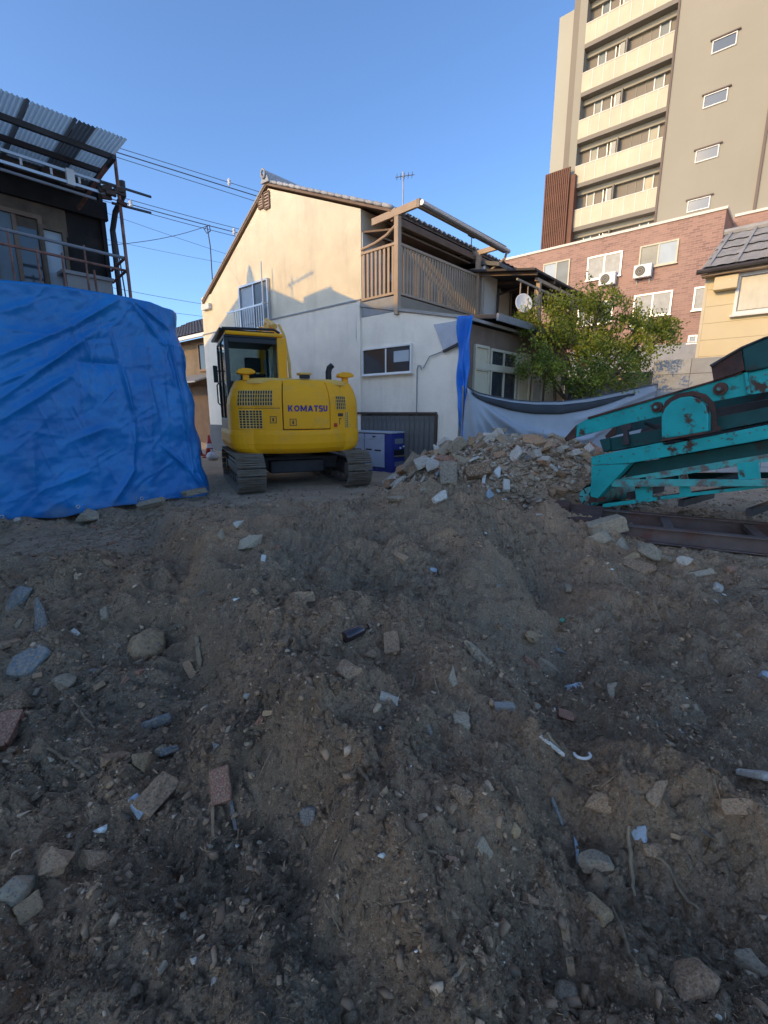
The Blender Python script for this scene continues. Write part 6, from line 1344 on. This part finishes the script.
for k in range(60):                                  # countable twigs strewn over the mound
    Yq = math.exp(rng.uniform(math.log(.8), math.log(5.5))); Xq = rng.uniform(-.8, .8) * Yq; an_ = rng.uniform(0, 6.28); L_ = rng.uniform(.05, .13) * (.6 + Yq * .25); zq = Hs(Xq, Yq)
    o = part('twig', None, 'stick_wood', lambda mb: mb.tube([(0, 0, -.004), (math.cos(an_) * L_ * .5, math.sin(an_) * L_ * .5, .006 + Hs(Xq + math.cos(an_) * L_ * .5, Yq + math.sin(an_) * L_ * .5) - zq), (math.cos(an_ + .2) * L_, math.sin(an_ + .2) * L_, .004 + Hs(Xq + math.cos(an_) * L_, Yq + math.sin(an_) * L_) - zq)], [.0016 + .0005 * Yq, .0014 + .0004 * Yq, .0008], 5))
    o.location = (Xq, Yq, zq + .003); tag(o, 'thin brown twig ' + ('in the nearest dirt ' if Yq < 1.4 else 'half way up the mound ' if Yq < 2.8 else 'near the crest of the mound ') + ('at the left' if Xq < -.3 * Yq else 'at the right' if Xq > .3 * Yq else 'in the middle'), 'twig', 'twigs on the dirt mound')
# loose stones over the mound, each its own object
mats = ['stone_brown'] * 5 + ['stone_grey'] * 4 + ['stone_tan'] * 3 + ['slate_blue'] * 2 + ['brick_red'] + ['stone_pale']
names = {'stone_brown': 'loose brown stone half buried in the churned dirt', 'stone_grey': 'loose grey stone half buried in the churned dirt', 'stone_tan': 'loose tan stone half buried in the churned dirt', 'slate_blue': 'loose bluish tile fragment half buried in the churned dirt', 'brick_red': 'loose reddish brick fragment half buried in the churned dirt', 'stone_pale': 'loose whitish chip half buried in the churned dirt'}
cnt = 0
while cnt < 270:
    Yq = math.exp(rng.uniform(math.log(.85), math.log(6.6))); Xq = rng.uniform(-.86, .86) * Yq
    if rng.random() > (1.0 if Xq < -.30 * Yq and Yq < 3.4 else .55 if Xq > .25 * Yq else .28) * np.clip(.5 + 2.2 * float(fbm(np.array([Xq * 1.6]), np.array([Yq * 1.6]), 2, 401)[0]), .03, 1): continue
    if Xq > 2.4 and Yq > 3.7: continue
    mt = mats[rng.integers(0, len(mats))]; kd = ('slab' if mt == 'slate_blue' else ('chunk', 'chunk', 'block', 'round', 'slab')[rng.integers(0, 5)])
    o = bpy.data.objects.new('stone' if 'stone' in mt else 'fragment', hmesh(kd, int(rng.integers(0, 9)), mt)); C.objects.link(o)
    s = (3.6 * (1 + .8 * rng.pareto(2.8))) * Yq / FPX * (1.25 if Xq < -.30 * Yq else 1); s = min(s, .065); o.scale = (s, s * rng.uniform(.6, 1), s * rng.uniform(.6, 1)); lay(o, Vector((Xq, Yq, Hs(Xq, Yq))), rng.uniform(0, 6.28), .5, .5)
    up_ = 384 + Xq / Yq * 470; side = 'at the left edge' if up_ < 110 else 'left of the bottle' if up_ < 300 else 'below the bottle' if up_ < 430 else 'below the large grey slab' if up_ < 540 else 'below the brick ends' if up_ < 650 else 'at the right edge'
    if Yq > 3.2: side = side.replace('below', 'level with')
    row = 'in the nearest dirt' if Yq < 1.25 else 'in the near slope' if Yq < 2.0 else 'half way up the mound' if Yq < 3.2 else 'near the crest' if Yq < 4.8 else 'in the dirt before the excavator'
    shp = {'chunk': 'angular', 'slab': 'flat', 'block': 'blocky', 'round': 'rounded'}[kd]; big_ = 'larger ' if s > .035 else ''
    tag(o, big_ + shp + ' ' + names[mt].split(' half')[0].replace('loose ', '') + ' ' + row + ' ' + side, 'stone' if 'stone' in mt else 'fragment', 'loose ' + mt.split('_')[1] + ' pieces in the dirt'); cnt += 1

# ------------------------------------------------------------------ rubble pile: the largest pieces as objects, the rest as one mass
pm = ['stone_grey'] * 8 + ['stone_brown'] * 3 + ['stone_tan'] * 7 + ['stone_pale'] * 4 + ['brick_red'] + ['plaster_chip'] + ['slate_blue']
pn = {'stone_grey': ('grey broken concrete chunk in the rubble pile', 'concrete'), 'stone_brown': ('brown earthy rubble chunk in the rubble pile', 'rubble'), 'stone_tan': ('tan mortar chunk in the rubble pile', 'rubble'), 'stone_pale': ('pale plaster chunk in the rubble pile', 'plaster'), 'brick_red': ('reddish brick piece in the rubble pile', 'brick'), 'plaster_chip': ('white plaster board scrap in the rubble pile', 'plaster'), 'slate_blue': ('bluish roof tile shard in the rubble pile', 'tile shard')}
cnt = 0
while cnt < 290:
    a = rng.uniform(0, 6.28); q = rng.random() ** .55; Xq = 2.45 + 2.4 * q * math.cos(a); Yq = 8.35 + 1.95 * q * math.sin(a)
    if Yq > 8.9 or (Xq > 3.3 and Yq < 6.6): continue
    left = Xq < 1.3
    mt = pm[rng.integers(0, len(pm))]; kd = 'slab' if mt in ('slate_blue', 'plaster_chip') else ('chunk', 'slab', 'block', 'slab')[rng.integers(0, 4)]
    o = bpy.data.objects.new('rubble_chunk', hmesh(kd, int(rng.integers(0, 10)), mt)); C.objects.link(o)
    s = rng.uniform(.08, .155) * (1 + .4 * rng.pareto(3)) * (1.25 if left else 1); s = min(s, .24); o.scale = (s, s * rng.uniform(.55, 1), s * rng.uniform(.6, 1.1)); lay(o, Vector((Xq, Yq, Hs(Xq, Yq))), rng.uniform(0, 6.28), .8, .18)
    where = 'at the left foot of' if Xq < 1.0 else 'on the left shoulder of' if Xq < 1.8 else 'at the right end of' if Xq > 3.6 else 'in the front of' if Yq < 7.6 else 'in the upper front of' if Yq < 8.2 else 'along the top of'
    shp = {'chunk': 'angular', 'slab': 'flat', 'block': 'blocky'}[kd]; big_ = 'large ' if s > .15 else ''
    tag(o, big_ + shp + ' ' + pn[mt][0].replace('in the rubble', where + ' the rubble'), pn[mt][1], pn[mt][0].split(' in the')[0] + 's'); cnt += 1
for (u, v, w, h, mt, kd, lb_) in ((447, 463, 28, 16, 'brick_red', 'block', 'large rusty red slab on the left shoulder of the rubble pile'), (440, 498, 30, 16, 'stone_pale', 'slab', 'pale plate lying at the left foot of the rubble pile'), (482, 455, 22, 14, 'slate_blue', 'slab', 'pale blue-grey slab near the top of the rubble pile'), (440, 474, 16, 18, 'chip_blue', 'slab', 'white-blue crumpled sheet on the left of the rubble pile'), (484, 478, 14, 18, 'plaster_chip', 'slat', 'bright white strip standing in the front of the rubble pile'), (490, 494, 18, 14, 'chip_blue', 'slab', 'white-blue plate low in the front of the rubble pile'), (497, 472, 14, 16, 'plaster_chip', 'slab', 'white shard in the middle of the rubble pile'), (478, 475, 28, 18, 'stone_brown', 'block', 'thick brown slab jutting from the middle of the rubble pile'), (418, 468, 14, 26, 'stone_grey', 'slat', 'grey post stub standing at the left end of the rubble pile'), (395, 497, 34, 16, 'stone_grey', 'slab', 'broad grey slab at the far left foot of the rubble pile'), (540, 515, 14, 8, 'plaster_chip', 'slab', 'white scrap on the dirt below the rubble pile'), (415, 490, 36, 14, 'stone_grey', 'slab', 'long grey plate at the left foot of the rubble pile')):
    piece('rubble_slab', kd, mt, u, v, w, h, lb_, 'rubble', tilt=.5, sink=.15)
def scatter_mesh(name, mat, pos, size, tint, protos, label=None, spin3=True, flat=.75):
    V_ = []; F_ = []; T_ = []; base = 0; r = np.random.default_rng(len(pos)); pos = np.asarray(pos); size = np.asarray(size); tint = np.asarray(tint)
    for g, (v, f) in enumerate(protos):
        ix = np.arange(g, len(pos), len(protos)); m = len(ix); ax, ay, az = r.uniform(-.6, .6, m), r.uniform(-.6, .6, m), r.uniform(0, 6.28, m)
        w = v * (1, .8, flat); q = size[ix][:, None, None] * w[None]; x, y, z = q[..., 0], q[..., 1], q[..., 2]
        c, s_ = np.cos(ax)[:, None], np.sin(ax)[:, None]; y, z = y * c - z * s_, y * s_ + z * c
        c, s_ = np.cos(ay)[:, None], np.sin(ay)[:, None]; x, z = x * c + z * s_, -x * s_ + z * c
        c, s_ = np.cos(az)[:, None], np.sin(az)[:, None]; x, y = x * c - y * s_, x * s_ + y * c
        q = np.stack([x, y, z], -1) + pos[ix][:, None, :]; V_.append(q.reshape(-1, 3))
        F_.append((f[None] + (base + np.arange(m) * len(v))[:, None, None]).reshape(-1, 3)); T_.append(np.repeat(tint[ix], len(f))); base += m * len(v)
    V_ = np.concatenate(V_).astype(np.float32); F_ = np.concatenate(F_).astype(np.int32); T_ = np.concatenate(T_).astype(np.float32)
    me = bpy.data.meshes.new(name); me.vertices.add(len(V_)); me.vertices.foreach_set('co', V_.ravel()); me.loops.add(F_.size); me.loops.foreach_set('vertex_index', F_.ravel()); me.polygons.add(len(F_)); me.polygons.foreach_set('loop_start', np.arange(0, F_.size, 3, dtype=np.int32)); me.update(calc_edges=True)
    a = me.attributes.new('churn' if mat == 'dirt' else 'tint', 'FLOAT', 'FACE'); a.data.foreach_set('value', T_); me.materials.append(MAT[mat])
    o = bpy.data.objects.new(name, me); C.objects.link(o); o['kind'] = 'stuff'; print(name, len(F_)); return o
def proto(kind, seeds):
    out = []
    for s in seeds:
        bm = hull(kind, s); bmesh.ops.triangulate(bm, faces=bm.faces); bm.verts.index_update()
        out.append((np.array([v.co[:] for v in bm.verts]), np.array([[v.index for v in f.verts] for f in bm.faces]))); bm.free()
    return out
n = 9500; a = rng.uniform(0, 6.28, n); q = rng.random(n) ** .6; X = 2.45 + 2.45 * q * np.cos(a); Y = 8.35 + 1.95 * q * np.sin(a); S = .026 + .06 * rng.random(n) ** 1.8
P = np.stack([X, Y, H(X, Y) + S * .3], 1)
o = scatter_mesh('small_rubble', 'rubble_small', P, S, rng.random(n), proto('chunk', range(40, 46)) + proto('slab', range(50, 58)) + proto('slat', range(60, 64)), flat=.8); tag(o, 'mass of small broken rubble filling the pile', 'rubble')
n = 34000; Y = np.exp(rng.uniform(math.log(.55), math.log(9), n)); X = rng.uniform(-1.15, 1.15, n) * Y; keep = fbm(X * 1.1, Y * 1.1, 3, 201) + .6 * (X < -.15 * Y) * (Y < 2.2) + rng.normal(0, .25, n) > -.05
X, Y = X[keep], Y[keep]; n = len(X); S = np.minimum((1.1 + 1.1 * rng.pareto(2.2, n)) * (Y + .5) / FPX, .026); P = np.stack([X, Y, H(X, Y) + S * .12], 1)
o = scatter_mesh('gravel', 'gravel', P, S, np.clip(rng.beta(2, 2.2, n) * .88 + (rng.random(n) < .006) * .6, 0, 1), proto('chunk', range(10, 18)) + proto('slab', range(20, 24)), flat=.8); tag(o, 'fine gravel and grit scattered over the dirt', 'gravel')
n = 120000; Y = np.exp(rng.uniform(math.log(.5), math.log(7.5), n)); X = rng.uniform(-1.2, 1.2, n) * Y; keep = fbm(X * .8 + 3, Y * .8, 3, 231) + .9 * perlin(X * 4, Y * 4, 77) + rng.normal(0, .3, n) - 1.2 * print_mask(X, Y) > .0
X, Y = X[keep], Y[keep]; n = len(X); S = np.minimum((1.2 + 1.5 * rng.pareto(2.4, n)) * (Y + .4) / FPX, .036); P = np.stack([X, Y, H(X, Y) - S * .05], 1)
def tiny(seed):
    r = np.random.default_rng(seed); bm = bmesh.new()
    for p in r.normal(0, 1, (7, 3)): bm.verts.new(p / np.linalg.norm(p) * (1, .9, .7) * r.uniform(.7, 1))
    bmesh.ops.convex_hull(bm, input=bm.verts); bmesh.ops.delete(bm, geom=[v for v in bm.verts if not v.link_faces], context='VERTS'); bmesh.ops.recalc_face_normals(bm, faces=bm.faces); bm.verts.index_update()
    o = (np.array([v.co[:] for v in bm.verts]), np.array([[v.index for v in f.verts] for f in bm.faces])); bm.free(); return o
o = scatter_mesh('dirt_clods', 'dirt', P, S, np.ones(n), [tiny(k) for k in range(24)], flat=.8); tag(o, 'crumbled clods of brown dirt covering the mound', 'dirt')
# straw and root fibres
n = 1700; Y = np.exp(rng.uniform(math.log(.55), math.log(6.5), n)); X = rng.uniform(-1.1, 1.1, n) * Y; L_ = rng.uniform(3, 13, n) * (Y + .4) / FPX; R_ = rng.uniform(.28, .75, n) * (Y + .4) / FPX
pr = []
for s in range(8):
    r = np.random.default_rng(s + 300); mbx = MB(); bend = r.normal(0, .25); mbx.tube([(-.5, 0, 0), (-.1, bend * .3, .08), (.2, bend * .5, .1), (.5, bend * 0, .02)], [.5, .5, .4, .2], 3, caps=False)
    v = np.array(mbx.v); pr.append((v, np.array([t_ for f in mbx.f for t_ in ((f[0], f[1], f[2]), (f[0], f[2], f[3]))])))
def straw():
    V_ = []; F_ = []; T_ = []; base = 0; r = np.random.default_rng(9); Z = H(X, Y)
    for k in range(n):
        v, f = pr[k % 8]; c = (v[:, 0] * L_[k]); yy = v[:, 1] * R_[k] + 0; zz = v[:, 2] * R_[k]; bend = np.array([.0, .12, .1, 0]).repeat(3) * L_[k] * r.normal(0, 1)
        an_ = r.uniform(0, 6.28); ti = r.normal(0, .16); x1_ = c * math.cos(an_) - (yy + bend) * math.sin(an_); y1_ = c * math.sin(an_) + (yy + bend) * math.cos(an_); z1_ = zz + c * ti + R_[k] * .6 + .002
        V_.append(np.stack([X[k] + x1_, Y[k] + y1_, Z[k] + z1_], 1)); F_.append(f + base); base += len(v); T_.append(np.full(len(f), r.random()))
    return np.concatenate(V_).astype(np.float32), np.concatenate(F_).astype(np.int32), np.concatenate(T_).astype(np.float32)
V_, F_, T_ = straw()
me = bpy.data.meshes.new('root_fibres'); me.vertices.add(len(V_)); me.vertices.foreach_set('co', V_.ravel()); me.loops.add(F_.size); me.loops.foreach_set('vertex_index', F_.ravel()); me.polygons.add(len(F_)); me.polygons.foreach_set('loop_start', np.arange(0, F_.size, 3, dtype=np.int32)); me.update(calc_edges=True)
a_ = me.attributes.new('tint', 'FLOAT', 'FACE'); a_.data.foreach_set('value', T_); me.materials.append(MAT['straw'])
o = bpy.data.objects.new('root_fibres', me); C.objects.link(o); o['kind'] = 'stuff'; tag(o, 'fine straw and root fibres scattered in the dirt', 'fibres')
print('objects', len(bpy.data.objects))
